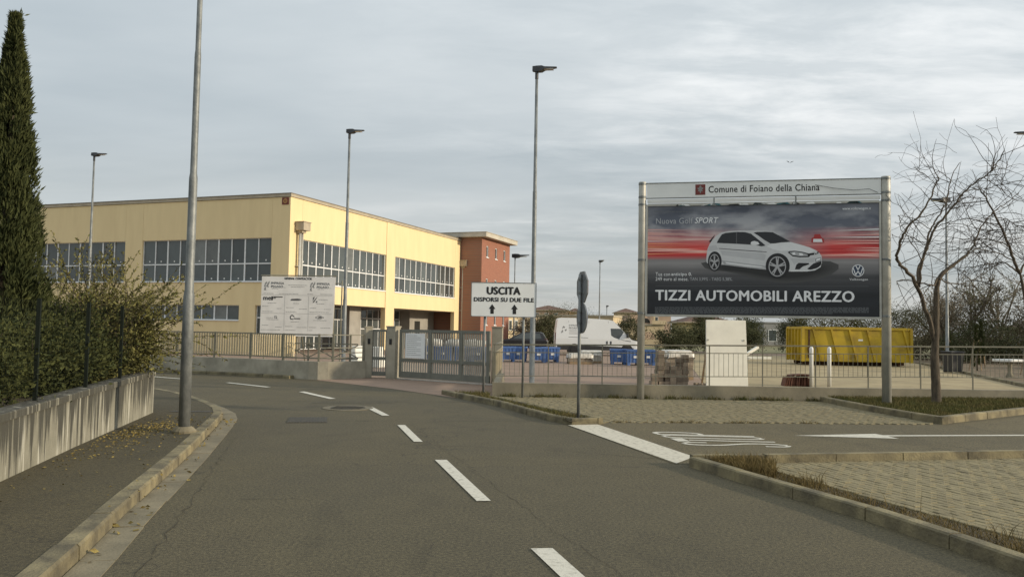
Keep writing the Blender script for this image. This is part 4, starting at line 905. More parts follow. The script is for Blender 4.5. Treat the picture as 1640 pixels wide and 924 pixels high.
# little house outline logo
for p, q in (((488, 640), (518, 612)), ((518, 612), (552, 640)), ((492, 640), (498, 675)), ((498, 675), (540, 678))):
    d = Vector((q[0] - p[0], q[1] - p[1])).normalized() * 6; gm.add([(gx(a), -.004, gz(c)) for a, c in ((p[0] - d.y, p[1] + d.x), (q[0] - d.y, q[1] + d.x), (q[0] + d.y, q[1] - d.x), (p[0] + d.y, p[1] - d.x))], [(0, 1, 2, 3)], 0)
gm.add([(gx(a), -.004, gz(c)) for a, c in ((545, 675), (640, 675), (640, 658), (545, 658))], [(0, 1, 2, 3)], 1)
for p, q in (((258, 632), (296, 632)), ((262, 632), (262, 668)), ((280, 650), (296, 650)), ((294, 650), (294, 668)), ((280, 650), (280, 668)), ((280, 668), (296, 668)), ((862, 645), (925, 612)), ((925, 612), (992, 645)), ((992, 645), (925, 672)), ((925, 672), (862, 645))):
    d = Vector((q[0] - p[0], q[1] - p[1])).normalized() * 3.2; gm.add([(gx(a), -.004, gz(c)) for a, c in ((p[0] - d.y, p[1] + d.x), (q[0] - d.y, q[1] + d.x), (q[0] + d.y, q[1] - d.x), (p[0] + d.y, p[1] - d.x))], [(0, 1, 2, 3)], 1)
gm.add([(gx(a), -.004, gz(c)) for a, c in ((900, 655), (960, 655), (955, 630), (915, 630))], [(0, 1, 2, 3)], 1)
for X0, X1, Y in ((450, 730, 162), (490, 690, 190), (205, 300, 220), (885, 980, 220), (85, 235, 295), (315, 600, 295), (735, 820, 295), (930, 1110, 295), (150, 285, 440), (525, 615, 440), (875, 990, 440), (905, 1040, 378), (70, 160, 490), (285, 355, 522), (425, 540, 505), (620, 735, 522), (780, 870, 505), (990, 1090, 522), (65, 240, 568), (420, 580, 568), (775, 1060, 568), (130, 240, 662), (140, 315, 690), (835, 1030, 692), (500, 620, 718), (75, 170, 775), (270, 370, 800), (420, 530, 790), (590, 740, 802), (775, 880, 800), (945, 1090, 805), (60, 350, 845), (415, 575, 845), (770, 830, 845)):
    strokes(gm, gx(X0), gx(X1), gz(Y), .014, -.004, random, 1 if Y > 685 and X0 == 835 else 2)
for Y in (312, 592): gm.add([(gx(a), -.004, gz(c)) for a, c in ((60, Y + 1.5), (1110, Y + 1.5), (1110, Y - 1.5), (60, Y - 1.5))], [(0, 1, 2, 3)], 2)
for X in (400, 755): gm.add([(gx(a), -.004, gz(c)) for a, c in ((X, 860), (X + 3, 860), (X + 3, 320), (X, 320))], [(0, 1, 2, 3)], 2)
gm.build('printing', [BLACK, PGREY, PLGREY], gbo)

# ------------------------------------------------------------------ white leaning panel, bollards, tile heap, block stack
wp = thing('white_panel', 'tall plain white panel propped upright behind the front wall', 'panel', (6.73, 25.5, .01), R(3))
o = MB().add([(-.66, -.06, 0), (.66, -.06, 0), (.63, .10, 2.08), (-.63, .10, 2.08), (-.66, -.0, 0), (.66, -.0, 0), (.63, .16, 2.08), (-.63, .16, 2.08)], [(0, 1, 2, 3), (7, 6, 5, 4), (0, 4, 5, 1), (1, 5, 6, 2), (2, 6, 7, 3), (3, 7, 4, 0)]).build('sheet', WHITE, wp, bevel=.006)
for x in (-.58, .56): MB().bx(x - .02, x + .02, .03, .055, 1.43, 1.48).build('bolt', ZINC2, wp)
MB().bar((-.5, .14, 1.9), (-.5, 1.0, 0), .05, .05).build('prop', WOOD, wp); MB().bar((.5, .14, 1.9), (.5, 1.0, 0), .05, .05).build('prop', WOOD, wp)
for i, (x, y, lb) in enumerate(((9.62, 26.2, 'left one of two white round topped pipe bollards before the yellow skip'), (10.27, 26.4, 'right one of two white round topped pipe bollards before the yellow skip'))):
    q = MB(); q.lathe([(.062, 0), (.062, 1.20), (.057, 1.235), (.042, 1.262), (.02, 1.277), (.004, 1.28)], n=18); tag(q.build('pipe_bollard', WPAINT, loc=(x, y, .02), smooth=True), lb, 'bollard', 'white pipe bollards')
hp = thing('tile_heap', 'small heap of dark red roof tiles stacked on edge on the sand', 'tile heap', (9.2, 26.5, .02))
tm_ = MB().add([(-.015, -.2, 0), (.015, -.2, 0), (.015, .2, 0), (-.015, .2, 0), (-.015, -.2, .27), (.015, -.2, .27), (.015, .2, .25), (-.015, .2, .25)], [(3, 2, 1, 0), (4, 5, 6, 7), (0, 1, 5, 4), (1, 2, 6, 5), (2, 3, 7, 6), (3, 0, 4, 7)]).mesh('tile', RTILE)
for i in range(19):
    x = -.40 + i * .045; link('tile', tm_, hp, (x, random.uniform(-.05, .05), 0), rot=(random.gauss(0, .05), .25 - i * .022 + random.gauss(0, .05), random.gauss(0, .06)), scale=(1.2, 1, random.uniform(1.0, 1.35)))
for i in range(5): link('tile', tm_, hp, (-.2 + i * .12, random.uniform(-.1, .1), .34 + .02 * (i % 2)), rot=(0, R(90) + random.gauss(0, .1), random.gauss(0, .4)))
bs = thing('block_stack', 'rough stack of brown concrete blocks behind the wall left of the white panel', 'block stack', (5.15, 25.9, .012), R(4))
bkm = MB().bx(-.098, .098, -.098, .098, 0, .118).mesh('block', BLOCK); hts = [3, 9, 7, 6, 8, 8]
for c in range(6):
    for r in range(2):
        for k in range(max(1, hts[c] - (2 if r else 0) - random.randint(0, 1))):
            link('block', bkm, bs, (-.62 + c * .196 + random.gauss(0, .012), r * .22 + random.gauss(0, .015), k * .121), rz=random.gauss(0, .05))
for i in range(6): link('block', bkm, bs, (random.uniform(.75, 1.1), random.uniform(-.1, .3), 0), rz=random.uniform(0, 3), scale=(.8, .5, .6))

def bag(mb, cx, cy, z, sx, sy, sz, seed):
    rg = np.random.default_rng(seed); n, k = 14, 7; vs = []
    for i in range(k + 1):
        th = math.pi * i / k - math.pi / 2
        for j in range(n):
            a = 2 * math.pi * j / n; q = 1 + rg.normal() * .07
            f = lambda u, p: math.copysign(abs(u) ** p, u)
            vs.append((cx + sx * f(math.cos(th), .6) * f(math.cos(a), .7) * q, cy + sy * f(math.cos(th), .6) * f(math.sin(a), .7) * q, max(z, z + sz * (.5 + .5 * f(math.sin(th), .7)) * q)))
    mb.add(vs, [(i * n + j, i * n + (j + 1) % n, (i + 1) * n + (j + 1) % n, (i + 1) * n + j) for i in range(k) for j in range(n)])
# ------------------------------------------------------------------ blue plastic bins
def make_bin():
    t_ = thing('plastic_bin', '', 'plastic bin', group='blue plastic bins in the yard')
    w, d, h = .40, .5, .76; q = MB()
    # tapered open tub
    o_ = [(-w + .03, -d + .03, .12), (w - .03, -d + .03, .12), (w - .03, d - .03, .12), (-w + .03, d - .03, .12), (-w, -d, h), (w, -d, h), (w, d, h), (-w, d, h), (-w + .04, -d + .04, h), (w - .04, -d + .04, h), (w - .04, d - .04, h), (-w + .04, d - .04, h), (-w + .06, -d + .06, .16), (w - .06, -d + .06, .16), (w - .06, d - .06, .16), (-w + .06, d - .06, .16)]
    q.add(o_, [(3, 2, 1, 0), (0, 1, 5, 4), (1, 2, 6, 5), (2, 3, 7, 6), (3, 0, 4, 7), (4, 5, 9, 8), (5, 6, 10, 9), (6, 7, 11, 10), (7, 4, 8, 11), (8, 9, 13, 12), (9, 10, 14, 13), (10, 11, 15, 14), (11, 8, 12, 15), (12, 13, 14, 15)])
    q.build('tub', BLUE, t_)
    r_ = MB(); r_.bx(-w - .02, w + .02, -d - .02, -d + .01, h - .06, h + .01); r_.bx(-w - .02, w + .02, d - .01, d + .02, h - .06, h + .01); r_.bx(-w - .02, -w + .01, -d + .012, d - .012, h - .06, h + .008); r_.bx(w - .01, w + .02, -d + .012, d - .012, h - .06, h + .008); r_.build('rim', BLUE, t_)
    rb_ = MB()
    for x in (-.25, -.08, .09, .26): rb_.bar((x, -d + .02, .14), (x, -d - .008, h - .05), .02, .03); rb_.bar((x, d - .02, .14), (x, d + .008, h - .05), .02, .03)
    for y in (-.3, 0, .3): rb_.bar((w - .02, y, .14), (w + .008, y, h - .05), .03, .02); rb_.bar((-w + .02, y, .14), (-w - .008, y, h - .05), .03, .02)
    rb_.build('rib', BLUE, t_)
    for x in (-.3, .3):
        for y in (-.4, .4): MB().bx(x - .07, x + .07, y - .07, y + .07, 0, .12).build('foot', BLUE, t_)
    MB().bx(-.08, .10, -d - .016, -d - .012, .36, .47).build('paper_label', WPAINT, t_)
    return t_
b0 = make_bin()
spots = [(-.18, 42.3, 4, 'blue plastic bin under the black car, leftmost past the gate'), (.42, 42.5, -5, 'blue plastic bin left of the tall lamp post in the yard'), (1.38, 42.0, 3, 'blue plastic bin with white marks just right of the tall lamp post'), (2.08, 42.9, 8, 'blue plastic bin right before the wrapped pallet'),
         (5.42, 41.3, -4, 'blue plastic bin left of the billboard post, below the van front'), (6.05, 40.6, 5, 'blue plastic bin half hidden by the left billboard post'), (6.75, 40.9, 2, 'blue plastic bin just right of the left billboard post'), (7.35, 38.6, -6, 'blue plastic bin behind the concrete block stack'),
         (-4.15, 41.0, 3, 'first blue bin from the left behind the sliding gate'), (-3.3, 40.8, -3, 'second blue bin from the left behind the sliding gate'), (-2.45, 41.1, 5, 'third blue bin from the left behind the sliding gate'), (-1.6, 40.9, 0, 'rightmost blue bin behind the sliding gate')]
for i, (x, y, a, lb) in enumerate(spots):
    o = b0 if i == 0 else copy_tree(b0); o.location = (x, y, .012); o.rotation_euler = (0, 0, R(a)); o['label'] = lb
for i, (x, y, lb) in enumerate(((-3.9, 40.9, 'left white sack lying on the blue bins behind the gate'), (-2.8, 41.0, 'middle white sack lying on the blue bins behind the gate'), (-1.8, 41.0, 'right white sack lying on the blue bins behind the gate'))):
    q = MB(); bag(q, 0, 0, 0, .52, .4, .42, i); tag(q.build('sack', WRAP, loc=(x, y, .70), smooth=True), lb, 'sack', 'white sacks on the bins')

def pallet(label, loc, rz, layers, lw, ld, blkm, cover, seed):
    t_ = thing('wrapped_pallet', label, 'pallet', loc, rz, 'pallets of paving in the yard'); rg = random.Random(seed)
    for i in range(3): MB().bx(-lw / 2, lw / 2, -ld / 2 + i * (ld - .1) / 2, -ld / 2 + .1 + i * (ld - .1) / 2, 0, .09).build('bearer', WOOD, t_)
    MB().bx(-lw / 2, lw / 2, -ld / 2, ld / 2, .09, .115).build('deck', WOOD, t_)
    sm_ = MB().bx(-lw / 6 + .006, lw / 6 - .006, -ld / 4 + .006, ld / 4 - .006, 0, .095).mesh('slab', blkm)
    for k in range(layers):
        for i in range(3):
            for j in range(2): link('slab', sm_, t_, ((i - 1) * lw / 3 + rg.gauss(0, .006), (j - .5) * ld / 2 + rg.gauss(0, .006), .118 + k * .098))
    if cover:
        q = MB(); zt = .118 + layers * .098 + .012; n = 12; vs = []
        for iy in range(n + 1):
            for ix in range(n + 1):
                u, v_ = ix / n * 1.3 - .65, iy / n * 1.3 - .65; dx = max(0, abs(u) - .5); dy = max(0, abs(v_) - .5)
                vs.append((max(-.53, min(.53, u)) * lw + rg.gauss(0, .012), max(-.53, min(.53, v_)) * ld + rg.gauss(0, .012), zt - (dx + dy) * 1.6 + rg.uniform(0, .03)))
        q.add(vs, [(a * (n + 1) + b2, a * (n + 1) + b2 + 1, (a + 1) * (n + 1) + b2 + 1, (a + 1) * (n + 1) + b2) for a in range(n) for b2 in range(n)]); q.build('plastic_cover', WRAP, t_, True)
    return t_
pallet('low pallet of grey paving slabs with torn plastic film in front of the van', (3.45, 41.0, .012), R(4), 4, 1.15, 1.0, BLOCK, True, 1)
pallet('pallet of paving slabs under white film right of the low torn one', (4.15, 42.4, .012), R(-6), 5, 1.1, 1.0, mat('pale_slab', (.42, .38, .31), .9, .1, 4, .2, 30, rnd=.1), True, 2)
pallet('pallet of brown blocks with a white cover just behind the block stack', (5.95, 29.4, .012), R(8), 9, .95, .9, BLOCK, True, 3)

# ------------------------------------------------------------------ yellow skip
sk = thing('roll_off_skip', 'long yellow roll-off skip with slanted ribs standing on the sand', 'skip', (15.85, 44.4, .02))
LX, DY = 5.85, 2.4; q = MB()
q.add([(0, 0, .22), (LX, 0, .22), (LX, DY, .22), (0, DY, .22), (0, 0, 2.02), (LX, 0, 2.02), (LX, DY, 2.02), (0, DY, 2.02), (.08, .08, 2.02), (LX - .08, .08, 2.02), (LX - .08, DY - .08, 2.02), (.08, DY - .08, 2.02), (.08, .08, .3), (LX - .08, .08, .3), (LX - .08, DY - .08, .3), (.08, DY - .08, .3)],
      [(3, 2, 1, 0), (0, 1, 5, 4), (1, 2, 6, 5), (2, 3, 7, 6), (3, 0, 4, 7), (4, 5, 9, 8), (5, 6, 10, 9), (6, 7, 11, 10), (7, 4, 8, 11), (8, 9, 13, 12), (9, 10, 14, 13), (10, 11, 15, 14), (11, 8, 12, 15), (12, 13, 14, 15)]); q.build('tub', YSKIP, sk)
q = MB(); q.bx(-.06, LX + .06, -.07, .02, 1.95, 2.09); q.bx(-.06, LX + .06, DY - .02, DY + .07, 1.95, 2.09); q.bx(-.06, .03, .022, DY - .022, 1.952, 2.085); q.bx(LX - .03, LX + .06, .022, DY - .022, 1.952, 2.085); q.build('rim', YSKIP, sk)
for i in range(6):
    x = .55 + i * .98; MB().bar((x, -.035, 1.95), (x + .42, -.035, .25), .07, .10).build('rib', YSKIP, sk)
for a in ((-.09, .06, -.09, .06), (-.09, .02, DY - .06, DY + .09), (LX - .06, LX + .09, -.09, .06)): MB().bx(*a, .2, 2.0).build('corner_post', YSKIP, sk)
for y in (.5, 1.0, 1.5, 2.0): MB().bx(-.08, 0, y, y + .08, .25, 1.95).build('door_rib', YSKIP, sk)
MB().bx(.28, .36, -.06, 0, .4, 1.9).bx(.24, .40, -.075, -.06, .8, .95).build('door_hinge', RUST, sk)
MB().bx(.2, LX - .1, .55, .75, .04, .22).build('skid', RUST, sk); MB().bx(.2, LX - .1, DY - .75, DY - .55, .04, .22).build('skid', RUST, sk)
for x in (.35, LX - .45):
    for y in (.35, DY - .45): MB().tube([(x, y, .13), (x, y + .18, .13)], .13, 12).build('roller', RUST, sk)
MB().bx(3.0, 3.25, -.006, -.002, 1.35, 1.44).build('plate', WPAINT, sk)

# ------------------------------------------------------------------ van
def wheel(par, x, y, r, w, side):
    t_ = MB().lathe([(r * .62, -w / 2), (r * .9, -w / 2), (r, -w * .35), (r, w * .35), (r * .9, w / 2), (r * .62, w / 2)], n=22)
    o_ = t_.build('wheel', TYRE, par, True); o_.location = (x, y, r); o_.rotation_euler = (R(90), 0, 0)
    c = MB(); c.lathe([(r * .63, -w * .3), (r * .63, w * .3)], n=18)
    for k in range(8):
        a = 2 * math.pi * k / 8; c.bar((r * .1 * math.cos(a), r * .1 * math.sin(a), side * (w * .34)), (r * .58 * math.cos(a), r * .58 * math.sin(a), side * w * .34), .05, .02)
    c.build('rim', RIM, o_); return o_
def shell(mb, prof, half, zsplit, top_in, mi=0):
    """side profile carried across the width, leaning in above zsplit; sides are gridded so that they stay smooth"""
    pm = max(p[0] for p in prof); n = len(prof)
    def hw(x, z): return half - max(0, z - zsplit) * top_in - max(0, x - pm + .5) * .18
    vs = [(x, -hw(x, z), z) for x, z in prof] + [(x, hw(x, z), z) for x, z in prof]
    mb.add(vs, [(i, n + i, n + (i + 1) % n, (i + 1) % n) for i in range(n)], mi)
    def ext(x):
        zz = []
        for (x1, z1), (x2, z2) in zip(prof, prof[1:] + prof[:1]):
            if min(x1, x2) - 1e-6 <= x <= max(x1, x2) + 1e-6: zz += [z1, z2] if abs(x1 - x2) < 1e-6 else [z1 + (z2 - z1) * (x - x1) / (x2 - x1)]
        return min(zz), max(zz)
    xs = sorted(set([p[0] for p in prof] + [pm * i / 24 for i in range(25)])); xs = [x for x in xs if min(p[0] for p in prof) <= x <= pm]
    for sgn in (-1, 1):
        vs = []; K = 7
        for x in xs:
            lo, hi = ext(x); mid = min(max(zsplit, lo), hi)
            for k in range(K):
                z = lo + (mid - lo) * k / 3 if k <= 3 else mid + (hi - mid) * (k - 3) / 3
                vs.append((x, sgn * hw(x, z), z))
        fs = [(i * K + k, (i + 1) * K + k, (i + 1) * K + k + 1, i * K + k + 1) for i in range(len(xs) - 1) for k in range(K - 1)]
        mb.add(vs, fs if sgn < 0 else [f[::-1] for f in fs], mi)
vn = thing('delivery_van', 'white panel van with grey winged horse logo parked across the yard', 'van', (2.95, 55.4, .012), R(1))
q = MB(); vp = [(.06, .42), (.0, .9), (.02, 1.6), (.13, 2.36), (.2, 2.46), (.34, 2.49), (2.0, 2.48), (3.55, 2.40), (3.85, 2.32), (4.3, 1.88), (4.97, 1.16), (5.1, 1.08), (5.5, .98), (5.72, .84), (5.82, .66), (5.84, .40), (5.3, .36), (.6, .36)]
shell(q, vp, 1.0, 1.1, .09); o = q.build('body', VAN, vn)
def sidep(nm, pts, m, par, out_=.004, half=1.0, split=1.1, lean=.09):
    q = MB(); 
    vs = [(x, -(half - max(0, z - split) * lean) - out_, z) for x, z in pts]; q.add(vs, [tuple(range(len(pts)))]); q.add([(x, y + .02, z) for x, y, z in vs], [tuple(range(len(pts)))[::-1]]); return q.build(nm, m, par)
for s in (1,):
    sidep('side_window', [(3.66, 1.82), (4.34, 1.82), (4.90, 1.18), (5.02, .95), (4.5, 1.04), (3.90, 1.22), (3.70, 1.36)], GLASS, vn)
    for x in (.84, 2.2, 3.5): sidep('panel_seam', [(x, .55), (x + .015, .55), (x + .015, 2.3), (x, 2.3)], PLGREY, vn)
    sidep('slide_rail', [(.85, 1.20), (2.15, 1.16), (2.15, 1.19), (.85, 1.23)], PGREY, vn)
    for x in (3.42, 3.68): sidep('handle', [(x - .05, .80), (x, .76), (x + .05, .80), (x + .05, .96), (x, 1.0), (x - .05, .96)], BLACK, vn, .012)
    sidep('sill_trim', [(.1, .37), (5.2, .37), (5.2, .55), (4.0, .62), (2.8, .66), (.1, .66)], PLAST, vn, .006)
ws = MB(); ws.add([(4.00, -.80, 2.20), (4.00, .80, 2.20), (5.0, .90, 1.17), (5.0, -.90, 1.17)], [(0, 1, 2, 3)]); ws.v = [(x + .012, y, z + .012) for x, y, z in ws.v]; ws.build('windscreen', GLASS, vn)
sidep('head_lamp', [(5.35, .92), (5.62, .86), (5.72, .76), (5.5, .76)], HLAMP, vn, .01, .93)
MB().bx(5.3, 5.9, -.86, .86, .34, .56).build('bumper', PLAST, vn, bevel=.03); MB().bx(-.03, .03, -.9, -.75, .9, 1.5).build('tail_light', RED, vn)
MB().bx(4.72, 4.84, -1.16, -.98, 1.22, 1.52).build('mirror', PLAST, vn, bevel=.02)
for x in (1.25, 4.75):
    wa = disc(24, .42, .36, 0, -1.0075, -.6); wa.v = [(a + x, b2, c) for a, b2, c in wa.v]; wa.build('wheel_arch', BLACK, vn); wheel(vn, x, -.90, .345, .22, 1); wheel(vn, x, .90, .345, .22, -1)
lg = MB()
def vside(pts, mi=0): lg.add([(x, -(1.0 - max(0, z - 1.1) * .09) - .006, z) for x, z in pts], [tuple(range(len(pts)))], mi)
vside([(.42, 1.75), (.5, 1.95), (.62, 1.88), (.60, 1.80), (.52, 1.82)]); vside([(.38, 1.58), (.46, 1.70), (.50, 1.56), (.44, 1.50)]); vside([(.60, 1.70), (.74, 1.74), (.70, 1.62), (.62, 1.60)]); vside([(.35, 1.52), (.42, 1.60), (.40, 1.45)])
tq = MB(); text_mb('IMPRESA', .88, 1.55, 1.93, 2.05, 0, tq); text_mb('PEGASO', .88, 1.52, 1.75, 1.88, 0, tq, bold=.004)
lg.add([(x, -(1.0 - max(0, z - 1.1) * .09) - .006, z) for x, _, z in tq.v], tq.f)
for z in (1.66, 1.58, 1.50, 1.42): vside([(.88, z), (1.5, z), (1.5, z + .02), (.88, z + .02)])
lg.build('livery', PLGREY, vn)
# ------------------------------------------------------------------ black hatchback
bc = thing('parked_car', 'black hatchback parked behind the blue bins left of the van', 'car', (2.72, 60.5, .012), R(180 - 6))
q = MB(); cpf = [(.12, .30), (.02, .5), (.0, .78), (.10, .95), (.35, 1.38), (.55, 1.47), (1.2, 1.50), (1.9, 1.44), (2.75, .98), (3.5, .86), (3.78, .70), (3.86, .45), (3.75, .28)]
shell(q, cpf, .86, .85, .28); q.build('body', CARB, bc)
for sgn in (1, -1):
    q = MB(); vs = [(x, sgn * (.86 - max(0, z - .85) * .28 + .006), z) for x, z in ((.42, 1.02), (.55, 1.36), (1.2, 1.42), (1.85, 1.36), (2.5, 1.00), (1.5, .98))]; q.add(vs, [tuple(range(6))]); q.build('side_window', GLASS, bc)
    q = MB(); q.bx(.06, .22, sgn * .78 - .05, sgn * .78 + .05, .80, .98); q.build('tail_light', RED, bc)
    for x in (.72, 3.05): wheel(bc, x, sgn * .78, .31, .19, -sgn)
MB().add([(.09, -.6, .98), (.09, .6, .98), (.33, .55, 1.36), (.33, -.55, 1.36)], [(0, 1, 2, 3)]).build('rear_window', GLASS, bc)

# ------------------------------------------------------------------ smaller yard things
jm = MB(); jm.add([(-.42, -.28, 0), (.42, -.28, 0), (.42, .28, 0), (-.42, .28, 0), (-.36, -.14, .85), (.36, -.14, .85), (.36, .14, .85), (-.36, .14, .85)], [(3, 2, 1, 0), (4, 5, 6, 7), (0, 1, 5, 4), (1, 2, 6, 5), (2, 3, 7, 6), (3, 0, 4, 7)])
jme = jm.mesh('barrier_block', WHITE)
for x, y, a, lb in ((-6.35, 34.6, 40, 'left white concrete barrier block near the lamp post'), (-5.65, 33.8, -20, 'right white concrete barrier block near the pedestrian gate')):
    o = link('barrier_block', jme, None, (x, y, .012), R(a)); tag(o, lb, 'barrier', 'white barrier blocks'); bvl = o.modifiers.new('bevel', 'BEVEL'); bvl.width = .03
tr = thing('site_barrier', 'low dark crossed-bar site barrier behind the yard wall corner', 'barrier', (-7.6, 27.4, .012), R(-6))
for i in range(3):
    x = i * .85; MB().bar((x, 0, 0), (x, 0, 1.25), .045, .045).build('post', RAIL, tr); MB().bar((x, 0, .62), (x + .85, 0, 1.05), .03, .03).bar((x, .035, 1.05), (x + .85, .035, .62), .03, .03).build('cross_brace', RAIL, tr)
MB().bar((0, -.03, 1.08), (2.55, -.03, 1.08), .04, .04).bar((0, -.03, .60), (2.55, -.03, .60), .04, .04).build('rail', RAIL, tr)
for i, (x, y, a, L_, lb) in enumerate(((15.2, 52.5, 8, 3.2, 'longest white timber beam lying on the sand left of the skip'), (13.8, 51.2, -12, 2.2, 'short pale timber beam lying nearest the white panel'), (14.6, 50.2, 60, 1.6, 'pale timber beam leaning out at an angle beside the skip'))):
    q = MB(); q.bx(-L_ / 2, L_ / 2, -.09, .09, 0, .16); o = q.build('timber_beam', WHITE, loc=(x, y, .03 if i < 2 else .4), rz=R(a), bevel=.01); tag(o, lb, 'timber', 'loose timber on the sand')
    if i == 2: o.rotation_euler = (0, R(-28), R(20))
bn = thing('dark_bin', 'dark waste bin standing at the foot of the lamp post on the right', 'bin', (20.3, 37.6, .05), R(10))
MB().add([(-.28, -.28, .05), (.28, -.28, .05), (.28, .28, .05), (-.28, .28, .05), (-.34, -.34, .92), (.34, -.34, .92), (.34, .34, .92), (-.34, .34, .92)], [(3, 2, 1, 0), (4, 5, 6, 7), (0, 1, 5, 4), (1, 2, 6, 5), (2, 3, 7, 6), (3, 0, 4, 7)]).build('bin_body', PLAST, bn, bevel=.02); MB().bx(-.37, .37, -.37, .37, .92, .98).build('lid', PLAST, bn, bevel=.02); MB().tube([(-.2, .3, .08), (.2, .3, .08)], .08, 12).build('wheel', TYRE, bn)
wt = thing('garden_table', 'white stone garden table among the young cypresses at the right edge', 'table', (20.6, 33.8, .05), R(15))
MB().bx(-.6, .6, -.3, .3, .66, .76).build('table_top', WPAINT, wt, bevel=.02); MB().lathe([(.14, 0), (.16, .05), (.08, .2), (.08, .5), (.14, .66)], n=12).build('leg', CONC, wt, True)
bd_ = MB(); bd_.add([(0, -.12, 0), (.03, 0, .03), (0, .14, 0), (-.03, 0, -.02), (.30, .0, .12), (-.28, .02, .14), (.12, -.02, .09), (-.12, -.02, .10), (.02, .06, .0), (-.02, .06, 0)], [(0, 1, 2, 3), (1, 6, 4, 8), (3, 7, 5, 9)]); tag(bd_.build('bird', PLAST, loc=(20.45, 60, 14.35)), 'tiny dark bird flying in the sky above the billboard', 'bird')
MB().tube([(4.1, -.05, 5.27), (4.5, -.07, 5.18), (4.95, -.08, 5.12), (5.3, -.08, 5.14), (5.5, -.06, 5.05)], .006, 5).tube([(5.65, -.12, 5.0), (5.8, -.1, 4.8), (6.0, -.05, 4.72)], .005, 5).build('loose_cable', BLACK, bbd)

# ------------------------------------------------------------------ bare trees
def smooth3(pts, it=2):
    P = [Vector(p) for p in pts]
    for _ in range(it):
        q = [P[0]]
        for a, b2 in zip(P[:-1], P[1:]): q += [a * .75 + b2 * .25, a * .25 + b2 * .75]
        P = q + [P[-1]]
    return P
def wander(rg, p, d, L_, n, curl, lift):
    pts = [Vector(p)]; d = Vector(d).normalized(); ax = Vector((rg.gauss(0, 1), rg.gauss(0, 1), rg.gauss(0, 1))).normalized()
    for i in range(n):
        d = (d + ax.cross(d) * curl / n + Vector((rg.gauss(0, .10), rg.gauss(0, .10), rg.gauss(0, .10) + lift / n))).normalized(); pts.append(pts[-1] + d * L_ / n)
        if rg.random() < .15: ax = -ax
    return pts
def bare_tree(name, label, base, limbs, trunk, r_trunk, seed, ntw, group=None):
    rg = random.Random(seed); t_ = thing(name, label, 'tree', base, 0, group); B = Vector(base)
    tp = [p - B for p in smooth3(trunk)]; n = len(tp)
    MB().tube(tp, [r_trunk * (1.25 if i == 0 else 1 - .80 * (i / n)) + rg.gauss(0, .003) for i in range(n)], 10).build('trunk', BARK, t_, True)
    br = MB(); src = []
    for k, (pts, r0) in enumerate(limbs):
        P = [p - B for p in smooth3(pts)]; n = len(P)
        for i in range(1, n - 1): P[i] = P[i] + Vector((rg.gauss(0, .012), rg.gauss(0, .012), rg.gauss(0, .012)))
        rr_ = [max(.006, 1.0 * .64 * r0 * (1 - .80 * i / n)) for i in range(n)]; br.tube(P, rr_, 6); src.append((P, rr_))
    br.build('limb', BARK if r_trunk > .05 else TWIG, t_, True)
    tw_ = MB(); lvl = src
    for gen, (cnt, L_, r0) in enumerate(((ntw, 1.15, .0105), (int(ntw * 1.15), .5, .0065))):
        new = []
        for _ in range(cnt):
            P, rr_ = rg.choice(lvl); i = rg.randint(max(1, len(P) // 4), len(P) - 2); d = (P[i + 1] - P[i]).normalized()
            sd_ = Vector((rg.gauss(0, 1.1), rg.gauss(0, .8), rg.gauss(-.1, .45))); sd_ = (sd_ - d * sd_.dot(d)).normalized()
            pth = wander(rg, P[i], d * rg.uniform(.2, .9) + sd_, L_ * rg.uniform(.5, 1.5), 9 if gen == 0 else 6, rg.uniform(-2.0, 2.0), rg.uniform(-.5, .25))
            if min(q_.x for q_ in pth) + B.x < 8.92: continue
            ra = min(r0, rr_[i] * .7 + .002); r_ = [max(.0036, ra * (1 - .75 * j / len(pth))) for j in range(len(pth))]
            tw_.tube(pth, r_, 4 if gen == 0 else 3, cap=False); new.append((pth, r_))
        lvl = new + src[:1]
    tag(tw_.build('twigs', TWIG, t_), kind='stuff')
    return t_
TA = {'trunk': [(10.11, 19.45, 0.08), (10.09, 19.45, 0.74), (10.07, 19.45, 1.12), (10.09, 19.45, 1.5), (10.11, 19.45, 2.04), (10.12, 19.45, 2.55), (10.14, 19.45, 2.95), (10.26, 19.48, 3.19), (10.60, 19.53, 3.43), (10.90, 19.58, 3.65)],
  'left': [(10.08, 19.45, 1.5), (9.92, 19.36, 2.04), (9.73, 19.27, 2.51), (9.47, 19.17, 2.99), (9.26, 19.08, 3.22), (8.98, 18.99, 3.42), (8.92, 18.9, 3.52), (8.93, 18.8, 3.78), (8.96, 18.71, 3.99), (9.04, 18.62, 4.21), (9.35, 18.53, 4.54), (9.62, 18.43, 5.13), (9.63, 18.34, 5.3)]}
